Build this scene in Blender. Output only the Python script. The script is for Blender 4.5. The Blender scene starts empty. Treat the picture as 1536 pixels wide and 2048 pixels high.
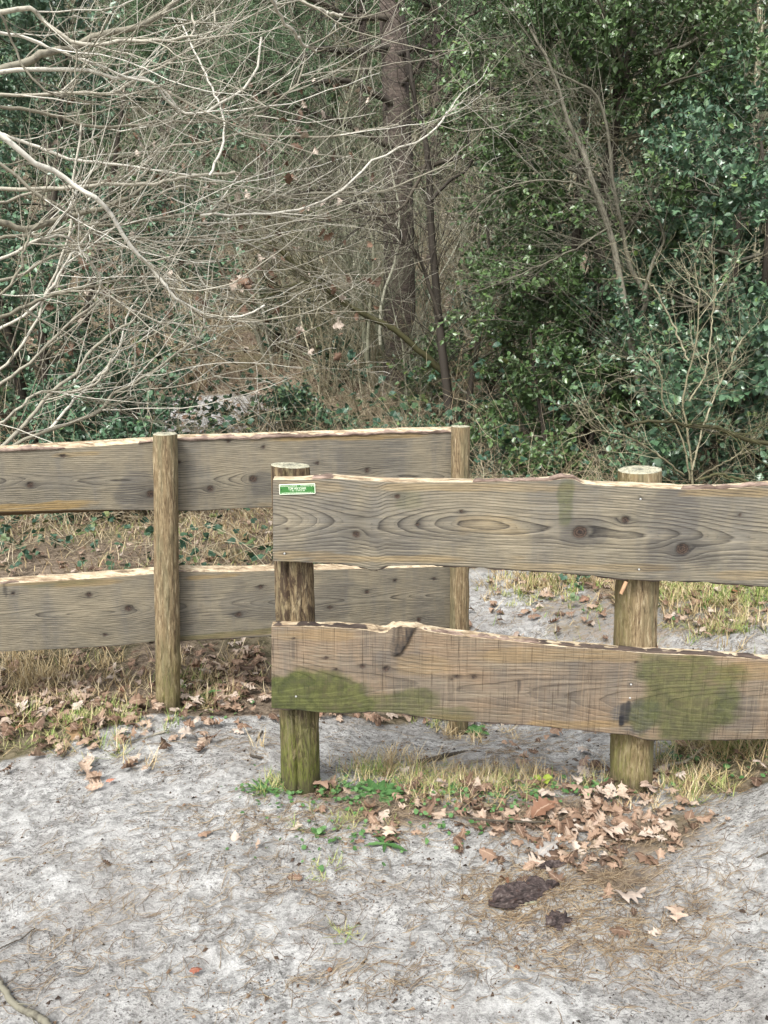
import bpy, math, random
import numpy as np
from mathutils import Vector, Matrix

# ------------------------------------------------------------------ camera, light, exposure
PI = math.pi
S = bpy.context.scene
COL = S.collection
CAM_H = 1.375
PITCH = math.radians(11.9)
F = 1538.0                       # focal length in pixels of the 1536 x 2048 photograph
cam_data = bpy.data.cameras.new('camera')
cam = bpy.data.objects.new('camera', cam_data)
COL.objects.link(cam)
cam.location = (0, 0, CAM_H)
cam.rotation_euler = (PI / 2 - PITCH, 0, 0)
cam_data.sensor_fit = 'VERTICAL'
cam_data.sensor_height = 36.0
cam_data.lens = F / 2048 * 36.0
cam_data.clip_start = 0.05
cam_data.clip_end = 400
S.camera = cam

world = bpy.data.worlds.new('World')
S.world = world
world.use_nodes = True
wn, wl = world.node_tree.nodes, world.node_tree.links
wn.clear()
SUN_EL, SUN_ROT = math.radians(52), math.radians(205)
sky = wn.new('ShaderNodeTexSky')
sky.sky_type = 'NISHITA'
sky.sun_disc = False
sky.sun_elevation = SUN_EL
sky.sun_rotation = SUN_ROT
sky.air_density = 1.0
sky.dust_density = 4.0
hs = wn.new('ShaderNodeHueSaturation')
hs.inputs['Saturation'].default_value = 0.34
bg = wn.new('ShaderNodeBackground')
bg.inputs['Strength'].default_value = 0.15
wo = wn.new('ShaderNodeOutputWorld')
wl.new(sky.outputs[0], hs.inputs['Color'])
wl.new(hs.outputs[0], bg.inputs['Color'])
wl.new(bg.outputs[0], wo.inputs['Surface'])

sun_d = bpy.data.lights.new('sun', 'SUN')
sun_d.energy = 1.5
sun_d.angle = math.radians(16)
sun_d.color = (1.0, 0.985, 0.95)
sun = bpy.data.objects.new('sun', sun_d)
COL.objects.link(sun)
# light travels from behind the camera (slightly from its left) down on to the fence
sd = Vector((math.sin(SUN_ROT) * math.cos(SUN_EL), math.cos(SUN_ROT) * math.cos(SUN_EL), math.sin(SUN_EL)))
sun.rotation_euler = sd.to_track_quat('Z', 'Y').to_euler()

S.view_settings.view_transform = 'Standard'
S.view_settings.look = 'None'
S.view_settings.gamma = 1
S.view_settings.use_curve_mapping = False
S.view_settings.exposure = 1.1
S.cycles.max_bounces = 7
S.cycles.diffuse_bounces = 5
S.cycles.glossy_bounces = 2
S.cycles.transparent_max_bounces = 4

# ------------------------------------------------------------------ geometry helpers
CT, ST = math.cos(PITCH), math.sin(PITCH)
ORG = np.array([0, 0, CAM_H])


def ray(px, py):
    u, v = (px - 768) / F, (1024 - py) / F
    return np.array([u, CT + v * ST, v * CT - ST])


def at(px, py, Y):
    d = ray(px, py)
    return ORG + d * (Y / d[1])


def on_plane(px, py, p0, n):
    d = ray(px, py)
    t = np.dot(np.asarray(p0) - ORG, n) / np.dot(d, n)
    return ORG + d * t


def hash3(i, j, k, seed):
    i = i.astype(np.uint64); j = j.astype(np.uint64); k = k.astype(np.uint64)
    h = (i * np.uint64(73856093)) ^ (j * np.uint64(19349663)) ^ (k * np.uint64(83492791)) ^ np.uint64(seed * 2654435761 % (1 << 32))
    h = (h ^ (h >> np.uint64(13))) * np.uint64(1274126177)
    h = h & np.uint64(0xffffffff)
    h = (h ^ (h >> np.uint64(16))) * np.uint64(2246822519)
    h = (h & np.uint64(0xffffffff))
    h = h ^ (h >> np.uint64(15))
    return (h & np.uint64(0xffffff)).astype(np.float64) / float(0xffffff)


def vnoise(x, y, z=None, seed=1):
    x = np.asarray(x, float) + 1000; y = np.asarray(y, float) + 1000
    z = np.zeros_like(x) if z is None else np.asarray(z, float) + 1000
    xi, yi, zi = np.floor(x), np.floor(y), np.floor(z)
    fx, fy, fz = x - xi, y - yi, z - zi
    fx, fy, fz = [f * f * (3 - 2 * f) for f in (fx, fy, fz)]
    r = 0
    for a in (0, 1):
        for b in (0, 1):
            for c in (0, 1):
                w = (fx if a else 1 - fx) * (fy if b else 1 - fy) * (fz if c else 1 - fz)
                r = r + w * hash3(xi + a, yi + b, zi + c, seed)
    return r * 2 - 1


def fbm(x, y, z=None, seed=1, oct=4):
    s, a, t = 0, 1, 0
    for o in range(oct):
        k = 2.03 ** o
        s = s + a * vnoise(np.asarray(x) * k, np.asarray(y) * k, None if z is None else np.asarray(z) * k, seed + o * 7)
        t += a; a *= 0.5
    return s / t


def norm(v):
    return v / np.maximum(np.linalg.norm(v, axis=-1, keepdims=True), 1e-9)


class MB:
    """collects vertex / face arrays and links them as one mesh object"""
    def __init__(self):
        self.v, self.q, self.t, self.qm, self.tm, self.n = [], [], [], [], [], 0
        self.att = {}

    def add(self, v, quads=None, tris=None, mat=0, **att):
        v = np.asarray(v, float).reshape(-1, 3)
        if quads is not None and len(quads):
            quads = np.asarray(quads) + self.n
            self.q.append(quads)
            self.qm.append(np.full(len(quads), mat) if np.isscalar(mat) else mat)
        if tris is not None and len(tris):
            tris = np.asarray(tris) + self.n
            self.t.append(tris)
            self.tm.append(np.full(len(tris), mat) if np.isscalar(mat) else mat)
        for k in set(list(att) + list(self.att)):
            a = att.get(k, 0.0)
            a = np.full(len(v), a) if np.isscalar(a) else np.asarray(a, float).reshape(-1)
            if k not in self.att:
                self.att[k] = [np.zeros(self.n)] if self.n else []
            self.att[k].append(a)
        self.v.append(v)
        self.n += len(v)

    def mesh(self, name, mats, smooth=True, offset=(0, 0, 0)):
        v = np.concatenate(self.v) - np.asarray(offset, float)
        q = np.concatenate(self.q) if self.q else np.zeros((0, 4), int)
        t = np.concatenate(self.t) if self.t else np.zeros((0, 3), int)
        qm = np.concatenate(self.qm) if self.qm else np.zeros(0, int)
        tm = np.concatenate(self.tm) if self.tm else np.zeros(0, int)
        me = bpy.data.meshes.new(name)
        me.vertices.add(len(v))
        me.vertices.foreach_set('co', v.astype(np.float32).ravel())
        me.loops.add(q.size + t.size)
        me.loops.foreach_set('vertex_index', np.concatenate([q.ravel(), t.ravel()]).astype(np.int32))
        me.polygons.add(len(q) + len(t))
        st = np.concatenate([np.arange(len(q)) * 4, q.size + np.arange(len(t)) * 3]).astype(np.int32)
        me.polygons.foreach_set('loop_start', st)
        me.polygons.foreach_set('material_index', np.concatenate([qm, tm]).astype(np.int32))
        me.polygons.foreach_set('use_smooth', np.full(len(st), bool(smooth)))
        for m in (mats if isinstance(mats, (list, tuple)) else [mats]):
            me.materials.append(m)
        for k, a in self.att.items():
            at_ = me.attributes.new(k, 'FLOAT', 'POINT')
            at_.data.foreach_set('value', np.concatenate(a).astype(np.float32))
        me.update(calc_edges=True)
        me.validate()
        return me

    def build(self, name, mats, parent=None, smooth=True):
        if parent is not None:
            o = bpy.data.objects.new(name, self.mesh(name, mats, smooth, WLOC[parent.name]))
            o.parent = parent
            WLOC[o.name] = WLOC[parent.name]
        else:
            v = np.concatenate(self.v)
            loc = np.array([(v[:, 0].min() + v[:, 0].max()) / 2, (v[:, 1].min() + v[:, 1].max()) / 2, v[:, 2].min()])
            o = bpy.data.objects.new(name, self.mesh(name, mats, smooth, loc))
            o.location = loc
            WLOC[o.name] = loc
        COL.objects.link(o)
        return o


WLOC = {}


def tag(o, label=None, cat=None, group=None, kind=None):
    for k, v in (('label', label), ('category', cat), ('group', group), ('kind', kind)):
        if v:
            o[k] = v
    return o


def thing(name, label, cat, loc, group=None):
    o = bpy.data.objects.new(name, None)
    o.location = loc
    o.empty_display_size = 0.1
    COL.objects.link(o)
    WLOC[o.name] = np.asarray(loc, float)
    return tag(o, label, cat, group)


def grid_quads(nu, nv, close_u=False):
    """indices for a grid stored row-major [v][u]"""
    u = np.arange(nu if close_u else nu - 1)
    v = np.arange(nv - 1)
    uu, vv = np.meshgrid(u, v)
    a = vv * nu + uu
    b = vv * nu + (uu + 1) % nu
    return np.stack([a, b, b + nu, a + nu], -1).reshape(-1, 4)


def tubes(pts, R, sides=4):
    """pts (N,P,3), R (N,P) -> vertices, quads"""
    N, P, _ = pts.shape
    T = np.empty_like(pts)
    T[:, 1:-1] = pts[:, 2:] - pts[:, :-2]
    T[:, 0] = pts[:, 1] - pts[:, 0]
    T[:, -1] = pts[:, -1] - pts[:, -2]
    T = norm(T)
    mean = norm(pts[:, -1] - pts[:, 0])
    ref = np.where(np.abs(mean[:, 2:3]) > 0.8, np.array([[1.0, 0.1, 0]]), np.array([[0, 0.1, 1.0]]))
    a = norm(np.cross(T, ref[:, None, :]))
    b = np.cross(T, a)
    th = np.arange(sides) / sides * 2 * PI
    ring = a[:, :, None, :] * np.cos(th)[None, None, :, None] + b[:, :, None, :] * np.sin(th)[None, None, :, None]
    v = pts[:, :, None, :] + ring * R[:, :, None, None]
    base = grid_quads(sides, P, True)
    q = (base[None] + (np.arange(N) * P * sides)[:, None, None]).reshape(-1, 4)
    return v.reshape(-1, 3), q


def smooth_line(p, n):
    """Catmull-Rom through control points p (K,3) -> n points"""
    p = np.asarray(p, float)
    k = len(p)
    ext = np.vstack([2 * p[0] - p[1], p, 2 * p[-1] - p[-2]])
    t = np.linspace(0, k - 1 - 1e-6, n)
    i = t.astype(int); f = (t - i)[:, None]
    p0, p1, p2, p3 = ext[i], ext[i + 1], ext[i + 2], ext[i + 3]
    return 0.5 * ((2 * p1) + (-p0 + p2) * f + (2 * p0 - 5 * p1 + 4 * p2 - p3) * f ** 2 + (-p0 + 3 * p1 - 3 * p2 + p3) * f ** 3)


def grow(start, d, L, P, wob, trop, rng):
    pts = np.empty((len(start), P, 3))
    pts[:, 0] = start
    cur = norm(d)
    trop = np.asarray(trop, float)
    st = (L / (P - 1))[:, None]
    for k in range(1, P):
        cur = norm(cur + rng.normal(size=cur.shape) * wob + trop)
        pts[:, k] = pts[:, k - 1] + cur * st
    return pts


def spawn(pts, R, n, lo, hi, ang, rng, weight=None):
    N, P, _ = pts.shape
    i = rng.choice(N, n, p=weight)
    t = rng.uniform(lo, hi, n) * (P - 1)
    k = np.minimum(t.astype(int), P - 2)
    f = (t - k)[:, None]
    s = pts[i, k] * (1 - f) + pts[i, k + 1] * f
    r = R[i, k] * (1 - f[:, 0]) + R[i, k + 1] * f[:, 0]
    pd = norm(pts[i, k + 1] - pts[i, k])
    side = norm(np.cross(pd, rng.normal(size=(n, 3))))
    a = rng.uniform(ang[0], ang[1], n)[:, None]
    d = pd * np.cos(a) + side * np.sin(a)
    return s, d, r


def taper(r0, P, end=0.35, power=1.0):
    t = np.linspace(0, 1, P) ** power
    return r0[:, None] * (1 - (1 - end) * t[None])


def place(tv, tf, pos, dirs, ups, size, rng=None, wid=None):
    """instances a template (V,3: x along, y across, z up) -> verts, faces"""
    x = norm(dirs)
    y = norm(np.cross(ups, x))
    z = np.cross(x, y)
    sx = size[:, None, None]
    w = sx if wid is None else wid[:, None, None]
    v = pos[:, None, :] + x[:, None, :] * tv[None, :, 0:1] * sx + y[:, None, :] * tv[None, :, 1:2] * w + z[:, None, :] * tv[None, :, 2:3] * sx
    f = (tf[None] + (np.arange(len(pos)) * len(tv))[:, None, None]).reshape(-1, tf.shape[1])
    return v.reshape(-1, 3), f


def rep(a, k):
    return np.repeat(a, k)


# ------------------------------------------------------------------ node helper
class NT:
    def __init__(self, name):
        self.m = bpy.data.materials.new(name)
        self.m.use_nodes = True
        self.n, self.l = self.m.node_tree.nodes, self.m.node_tree.links
        self.n.clear()
        self.out = self.n.new('ShaderNodeOutputMaterial')
        self.b = self.n.new('ShaderNodeBsdfPrincipled')
        self.l.new(self.b.outputs[0], self.out.inputs[0])
        self.b.inputs['Roughness'].default_value = 0.85
        self.b.inputs['Specular IOR Level'].default_value = 0.25

    def set(self, sock, v):
        if isinstance(v, bpy.types.NodeSocket):
            self.l.new(v, sock)
        elif isinstance(v, (tuple, list)) and len(v) == 3 and sock.type == 'RGBA':
            sock.default_value = (*v, 1)
        else:
            sock.default_value = v

    def attr(self, name):
        n = self.n.new('ShaderNodeAttribute'); n.attribute_name = name
        return n.outputs['Fac']

    def obj(self):
        return self.n.new('ShaderNodeTexCoord').outputs['Object']

    def pos(self):
        return self.n.new('ShaderNodeNewGeometry').outputs['Position']

    def rand(self):
        return self.n.new('ShaderNodeObjectInfo').outputs['Random']

    def comb(self, x, y, z=0.0):
        n = self.n.new('ShaderNodeCombineXYZ')
        for s, v in zip(n.inputs, (x, y, z)):
            self.set(s, v)
        return n.outputs[0]

    def scale(self, vec, s):
        n = self.n.new('ShaderNodeVectorMath'); n.operation = 'MULTIPLY'
        self.l.new(vec, n.inputs[0]); n.inputs[1].default_value = s
        return n.outputs[0]

    def noise(self, vec, scale=5, detail=4, rough=0.55, dist=0.0):
        n = self.n.new('ShaderNodeTexNoise')
        self.set(n.inputs['Vector'], vec)
        n.inputs['Scale'].default_value = scale
        n.inputs['Detail'].default_value = detail
        n.inputs['Roughness'].default_value = rough
        n.inputs['Distortion'].default_value = dist
        return n.outputs['Fac']

    def voronoi(self, vec, scale=5, feature='F1', out='Distance'):
        n = self.n.new('ShaderNodeTexVoronoi'); n.feature = feature
        self.set(n.inputs['Vector'], vec); n.inputs['Scale'].default_value = scale
        return n.outputs[out]

    def math(self, op, a, b=0.0, c=None, clamp=False):
        n = self.n.new('ShaderNodeMath'); n.operation = op; n.use_clamp = clamp
        self.set(n.inputs[0], a); self.set(n.inputs[1], b)
        if c is not None:
            self.set(n.inputs[2], c)
        return n.outputs[0]

    def step(self, a, lo, hi, o0=0.0, o1=1.0):
        n = self.n.new('ShaderNodeMapRange'); n.interpolation_type = 'SMOOTHSTEP'
        self.set(n.inputs['Value'], a)
        for k, v in (('From Min', lo), ('From Max', hi), ('To Min', o0), ('To Max', o1)):
            n.inputs[k].default_value = v
        return n.outputs['Result']

    def mix(self, f, a, b, mode='MIX'):
        n = self.n.new('ShaderNodeMix'); n.data_type = 'RGBA'; n.blend_type = mode
        self.set(n.inputs[0], f); self.set(n.inputs[6], a); self.set(n.inputs[7], b)
        return n.outputs[2]

    def ramp(self, f, stops):
        n = self.n.new('ShaderNodeValToRGB')
        e = n.color_ramp.elements
        while len(e) < len(stops):
            e.new(0.5)
        for k, (p, c) in zip(e, stops):
            k.position = p; k.color = (*c, 1)
        self.set(n.inputs[0], f)
        return n.outputs[0]

    def bump(self, h, strength=0.5, dist=0.01, normal=None):
        n = self.n.new('ShaderNodeBump')
        n.inputs['Strength'].default_value = strength
        n.inputs['Distance'].default_value = dist
        self.set(n.inputs['Height'], h)
        if normal is not None:
            self.l.new(normal, n.inputs['Normal'])
        return n.outputs[0]

    def done(self, color, rough=None, normal=None, spec=None):
        self.set(self.b.inputs['Base Color'], color)
        if rough is not None:
            self.set(self.b.inputs['Roughness'], rough)
        if normal is not None:
            self.l.new(normal, self.b.inputs['Normal'])
        if spec is not None:
            self.b.inputs['Specular IOR Level'].default_value = spec
        return self.m


# ------------------------------------------------------------------ materials
def plank_material(name, warm, saw, seed, ringcon=1.0):
    m = NT(name)
    s, h = m.attr('s'), m.attr('h')
    sh = m.comb(s, h, float(seed))
    ring = m.attr('ring')
    fr = m.math('FRACT', ring)
    late = m.math('POWER', fr, 3.2)                        # slow build to the dark late wood, then a sharp edge
    edge = m.step(fr, 0.0, 0.10, 1.0, 0.0)
    late = m.math('MAXIMUM', late, edge)
    vary = m.noise(m.comb(m.math('MULTIPLY', s, 1.6), m.math('FLOOR', ring), float(seed)), 1.7, 2)
    late = m.math('MULTIPLY', late, m.step(vary, 0.30, 0.60, 0.35, 1.0))
    brk0 = m.noise(m.scale(sh, (26, 300, 1)), 1.0, 4, 0.7)
    late = m.math('MULTIPLY', late, m.step(brk0, 0.34, 0.54, 0.5, 1.0))
    fr2 = m.math('FRACT', m.math('ADD', m.math('MULTIPLY', ring, 2.7), m.math('MULTIPLY', brk0, 0.8)))
    late2 = m.math('MULTIPLY', m.math('POWER', fr2, 4.0), m.step(brk0, 0.42, 0.6, 0.0, 0.55))
    late = m.math('MAXIMUM', late, late2)
    fib = m.noise(m.scale(sh, (14, 620, 1)), 1.0, 4, 0.65)
    fib2 = m.noise(m.scale(sh, (5, 190, 1)), 1.0, 3, 0.6)
    blot = m.noise(m.scale(sh, (2.2, 3.4, 1)), 1.6, 5, 0.6, 0.6)
    blot2 = m.noise(m.scale(sh, (7.0, 1.3, 1)), 1.3, 5, 0.65)
    if warm:
        c0, c1, grey = (0.28, 0.20, 0.128), (0.215, 0.168, 0.118), (0.165, 0.145, 0.122)
    else:
        c0, c1, grey = (0.295, 0.255, 0.178), (0.235, 0.21, 0.155), (0.18, 0.17, 0.148)
    c = m.mix(m.step(blot, 0.38, 0.62), c0, c1)
    c = m.mix(m.step(blot2, 0.42, 0.66, 0.0, 0.7), c, grey)
    c = m.mix(m.attr('grey'), c, (0.10, 0.098, 0.095))
    c = m.mix(m.attr('yellow'), c, (0.38, 0.25, 0.085))
    c = m.mix(m.step(fib, 0.35, 0.6, 0.55, 0.0), c, (0.06, 0.05, 0.037))
    c = m.mix(m.step(fib2, 0.5, 0.7, 0.0, 0.4), c, (0.36, 0.31, 0.22))
    c = m.mix(m.math('MULTIPLY', late, 0.93 * ringcon), c, (0.03, 0.027, 0.025))
    h_saw = None
    if saw:
        nx = m.noise(m.comb(m.math('MULTIPLY', s, 85.0), m.math('MULTIPLY', h, 0.8), 3.0), 1.0, 2, 0.5)
        ln = m.math('SUBTRACT', nx, 0.5)
        ln = m.math('ABSOLUTE', ln)
        ln = m.step(ln, 0.0, 0.022, 1.0, 0.0)
        brk = m.noise(m.comb(m.math('MULTIPLY', s, 60.0), m.math('MULTIPLY', h, 16.0), 9.0), 1.0, 3)
        ln = m.math('MULTIPLY', ln, m.step(brk, 0.38, 0.6))
        c = m.mix(m.math('MULTIPLY', ln, 0.62), c, (0.05, 0.034, 0.022))
        wv = m.noise(m.comb(m.math('MULTIPLY', s, 150.0), m.math('MULTIPLY', h, 4.0), 5.0), 1.0, 2)
        c = m.mix(m.step(wv, 0.52, 0.8, 0.0, 0.28), c, (0.38, 0.29, 0.19))
        h_saw = ln
    moss = m.attr('moss')
    mn = m.noise(m.scale(sh, (40, 40, 1)), 1.0, 6, 0.7)
    mn2 = m.noise(m.scale(sh, (6, 9, 1)), 1.0, 4, 0.6)
    mm = m.math('MULTIPLY', moss, m.step(m.math('ADD', m.math('MULTIPLY', mn, 0.5), m.math('MULTIPLY', mn2, 0.5)), 0.30, 0.50, 0.65, 1.0))
    mc = m.mix(m.step(mn, 0.35, 0.7), (0.032, 0.045, 0.012), (0.095, 0.108, 0.032))
    c = m.mix(m.math('MULTIPLY', mm, 0.88), c, mc)
    kn = m.attr('knot')
    kr = m.math('FRACT', m.math('MULTIPLY', m.attr('knotr'), 3.4))
    kn_n = m.noise(m.scale(sh, (90, 140, 1)), 1, 5, 0.75)
    kc = m.mix(m.step(kr, 0.45, 0.95), (0.125, 0.08, 0.052), (0.022, 0.017, 0.013))
    kc = m.mix(m.step(kn_n, 0.46, 0.6, 0, 0.9), kc, (0.018, 0.014, 0.012))
    c = m.mix(kn, c, kc)
    c = m.mix(m.attr('dark'), c, (0.022, 0.022, 0.024))
    hh = m.math('ADD', m.math('MULTIPLY', late, -0.9), m.math('MULTIPLY', fib, 0.9))
    if h_saw is not None:
        hh = m.math('SUBTRACT', hh, m.math('MULTIPLY', h_saw, 0.8))
    nrm = m.bump(hh, 0.55, 0.0022)
    return m.done(c, 0.88, nrm, 0.2)


def wane_material():
    m = NT('bare_edge_wood')
    p = m.obj()
    a = m.noise(m.scale(p, (14, 60, 90)), 1, 6, 0.75)
    b = m.noise(m.scale(p, (5, 5, 30)), 1, 4, 0.6)
    c = m.ramp(a, [(0.36, (0.09, 0.065, 0.045)), (0.46, (0.30, 0.23, 0.145)), (0.58, (0.56, 0.48, 0.34)), (0.72, (0.28, 0.21, 0.125))])
    c = m.mix(m.step(b, 0.50, 0.66, 0.0, 0.6), c, (0.24, 0.165, 0.10))
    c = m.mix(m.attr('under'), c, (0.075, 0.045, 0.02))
    return m.done(c, 0.8, m.bump(a, 0.6, 0.004))


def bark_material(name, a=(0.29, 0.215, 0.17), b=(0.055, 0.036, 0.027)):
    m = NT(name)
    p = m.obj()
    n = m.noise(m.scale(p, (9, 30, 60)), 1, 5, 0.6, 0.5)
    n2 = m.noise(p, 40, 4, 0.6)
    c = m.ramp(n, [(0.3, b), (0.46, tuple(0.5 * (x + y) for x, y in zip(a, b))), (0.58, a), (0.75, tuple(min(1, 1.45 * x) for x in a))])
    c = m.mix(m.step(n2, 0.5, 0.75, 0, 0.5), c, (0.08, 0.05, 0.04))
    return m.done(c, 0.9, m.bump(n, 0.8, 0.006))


def post_material(name, seed, moss=0.0, dark=0.0, warm=1.0):
    m = NT(name)
    p = m.obj()
    ang, h = m.attr('ang'), m.attr('h')
    q = m.comb(ang, h, float(seed))
    a = m.noise(m.scale(q, (40, 17, 1)), 1, 6, 0.72, 0.7)
    b = m.noise(m.scale(q, (10, 3.2, 1)), 1, 5, 0.6, 0.8)
    fine = m.noise(m.scale(q, (150, 34, 1)), 1, 4, 0.7)
    c = m.ramp(a, [(0.34, (0.045, 0.03, 0.018)), (0.44, (0.165, 0.115, 0.065)), (0.54, (0.29, 0.22, 0.125)), (0.66, (0.47, 0.39, 0.255))])
    c = m.mix(m.step(b, 0.42, 0.68, 0.0, 0.5), c, (0.23, 0.17, 0.09))
    g = m.noise(m.scale(q, (5, 2, 1)), 1.3, 4)
    c = m.mix(m.step(g, 0.46, 0.66, 0.0, 0.6), c, (0.155, 0.15, 0.085))
    c = m.mix(m.step(fine, 0.50, 0.70, 0.0, 0.65), c, (0.05, 0.035, 0.02))
    if dark:
        dk = m.noise(m.scale(q, (20, 11, 1)), 1, 6, 0.75, 1.2)
        c = m.mix(m.step(dk, 0.5 - 0.08 * dark, 0.62 - 0.06 * dark, 0, 0.85), c, (0.035, 0.02, 0.014))
    ms = m.attr('moss')
    mn = m.noise(m.scale(q, (60, 22, 1)), 1, 5, 0.7)
    mc = m.mix(m.step(mn, 0.35, 0.65), (0.045, 0.06, 0.013), (0.15, 0.17, 0.035))
    c = m.mix(m.math('MULTIPLY', ms, m.step(mn, 0.3, 0.6, 0.3, 1.0)), c, mc)
    c = m.mix(m.attr('wet'), c, (0.05, 0.04, 0.03))  # darker brown towards the foot of the post
    hh = m.math('ADD', a, m.math('MULTIPLY', fine, 0.4))
    return m.done(c, 0.85, m.bump(hh, 0.85, 0.007))


def cut_material():
    m = NT('cut_post_top')
    r = m.attr('rr')
    w = m.noise(m.obj(), 22, 4)
    rings = m.math('FRACT', m.math('ADD', m.math('MULTIPLY', r, 9.0), m.math('MULTIPLY', w, 0.8)))
    n = m.noise(m.obj(), 70, 5, 0.7)
    c = m.mix(m.step(n, 0.4, 0.65), (0.42, 0.40, 0.29), (0.20, 0.20, 0.15))
    c = m.mix(m.step(rings, 0.72, 0.95, 0, 0.5), c, (0.15, 0.14, 0.10))
    c = m.mix(m.step(m.math('ADD', r, m.math('MULTIPLY', w, 0.7)), 0.78, 0.35, 0.0, 0.7), c, (0.17, 0.17, 0.14))
    return m.done(c, 0.9, m.bump(n, 0.6, 0.003))


def ground_material():
    m = NT('grey_sand')
    p = m.pos()
    n1 = m.noise(p, 2.2, 5, 0.6)
    n2 = m.noise(m.scale(p, (1, 1.15, 1)), 24, 7, 0.78, 0.3)
    n3 = m.noise(p, 240, 3, 0.7)
    n4 = m.noise(m.scale(p, (1, 1.35, 1)), 95, 6, 0.8, 0.6)
    sand = m.mix(m.step(n2, 0.36, 0.60), (0.26, 0.255, 0.24), (0.61, 0.605, 0.58))
    sand = m.mix(m.step(n1, 0.46, 0.62, 0.0, 0.5), sand, (0.33, 0.31, 0.285))
    patch = m.step(m.noise(p, 5.5, 4, 0.6), 0.38, 0.62, 0.25, 1.0)
    sand = m.mix(m.math('MULTIPLY', m.step(n4, 0.50, 0.60, 0.0, 0.95), patch), sand, (0.085, 0.08, 0.075))
    sand = m.mix(m.step(n3, 0.58, 0.75, 0.0, 0.6), sand, (0.66, 0.66, 0.64))
    sand = m.mix(m.step(n3, 0.38, 0.28, 0.0, 0.7), sand, (0.06, 0.055, 0.05))
    soil = m.mix(m.step(n2, 0.36, 0.62), (0.075, 0.056, 0.04), (0.30, 0.235, 0.17))
    soil = m.mix(m.step(n4, 0.5, 0.62, 0, 0.8), soil, (0.36, 0.29, 0.21))
    soil = m.mix(m.step(m.noise(p, 1.1, 4), 0.5, 0.62, 0, 0.35), soil, (0.10, 0.12, 0.035))
    lit = m.attr('litter')
    f = m.math('ADD', lit, m.math('MULTIPLY', m.math('SUBTRACT', n2, 0.5), 0.9))
    c = m.mix(m.step(f, 0.38, 0.62), sand, soil)
    c = m.mix(m.attr('pale'), c, (0.72, 0.66, 0.56))
    h = m.math('ADD', n2, m.math('MULTIPLY', n4, 0.5))
    h = m.math('ADD', h, m.math('MULTIPLY', n3, 0.16))
    return m.done(c, 0.95, m.bump(h, 0.9, 0.020), 0.15)


def leaf_material(name, stops, rough=0.35, spec=0.5, trans=0.0, back=None):
    m = NT(name)
    t = m.math('FRACT', m.math('ADD', m.attr('tint'), m.rand()))
    c = m.ramp(t, stops)
    n = m.noise(m.obj(), 40, 3)
    c = m.mix(m.step(n, 0.4, 0.75, 0.0, 0.25), c, tuple(x * 0.55 for x in stops[0][1]))
    if back:
        g = m.n.new('ShaderNodeNewGeometry')
        c = m.mix(g.outputs['Backfacing'], c, back)
    if name == 'dry_oak_leaf' or name.startswith('leaf_'):
        k = m.noise(m.obj(), 160, 4, 0.7)
        c = m.mix(m.step(k, 0.45, 0.7, 0, 0.45), c, (0.16, 0.09, 0.06))
        c = m.mix(m.step(m.attr('rib'), 0.86, 1.0, 0, 0.35), c, (0.60, 0.46, 0.34))
    return m.done(c, rough, None, spec)


def twig_material(name, a, b, c3, speck=(0.03, 0.025, 0.02)):
    m = NT(name)
    t = m.attr('tint')
    c = m.ramp(t, [(0.0, a), (0.5, b), (1.0, c3)])
    n = m.noise(m.obj(), 28, 4, 0.65)
    c = m.mix(m.step(n, 0.50, 0.72, 0, 0.65), c, speck)
    return m.done(c, 0.8, m.bump(n, 0.4, 0.004), 0.3)


def plain(name, col, rough=0.6, spec=0.4, var=0.2):
    m = NT(name)
    n = m.noise(m.obj(), 35, 4)
    c = m.mix(m.step(n, 0.35, 0.7, 0, var * 2), col, tuple(x * 0.45 for x in col))
    return m.done(c, rough, None, spec)


M = {}
M['plank_a'] = plank_material('weathered_pine_face', False, False, 1.3)
M['plank_b'] = plank_material('sawn_pine_face', True, True, 4.7, 0.55)
M['plank_c'] = plank_material('weathered_pine_face_rear', False, False, 8.1, 1.0)
M['wane'] = wane_material()
M['bark'] = bark_material('pine_bark')
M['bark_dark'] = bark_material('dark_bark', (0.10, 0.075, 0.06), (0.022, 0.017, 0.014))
M['post_a'] = post_material('post_wood_dark_flakes', 1, dark=1.0)
M['post_b'] = post_material('post_wood', 5)
M['cut'] = cut_material()
M['ground'] = ground_material()
M['holly'] = leaf_material('holly_leaf', [(0.0, (0.035, 0.07, 0.022)), (0.35, (0.068, 0.13, 0.04)), (0.7, (0.115, 0.19, 0.06)), (0.93, (0.11, 0.19, 0.06)), (1.0, (0.20, 0.27, 0.06))], 0.36, 0.7, back=(0.08, 0.13, 0.055))
M['holly_blue'] = leaf_material('holly_leaf_bluish', [(0.0, (0.035, 0.078, 0.038)), (0.4, (0.068, 0.14, 0.07)), (0.8, (0.12, 0.21, 0.115)), (0.96, (0.11, 0.19, 0.08)), (1.0, (0.16, 0.24, 0.06))], 0.36, 0.7, back=(0.075, 0.14, 0.09))
M['bramble_leaf'] = leaf_material('bramble_leaf', [(0.0, (0.02, 0.055, 0.03)), (0.5, (0.045, 0.10, 0.06)), (0.85, (0.08, 0.14, 0.06)), (1.0, (0.16, 0.17, 0.05))], 0.5, 0.4)
M['oak'] = leaf_material('dry_oak_leaf', [(0.0, (0.07, 0.045, 0.03)), (0.25, (0.17, 0.105, 0.068)), (0.55, (0.30, 0.205, 0.14)), (0.8, (0.40, 0.31, 0.235)), (0.95, (0.50, 0.43, 0.36)), (1.0, (0.20, 0.09, 0.045))], 0.7, 0.3)
M['needle'] = leaf_material('pine_needle_dry', [(0.0, (0.09, 0.055, 0.035)), (0.5, (0.27, 0.195, 0.115)), (1.0, (0.48, 0.39, 0.26))], 0.6, 0.3)
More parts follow.
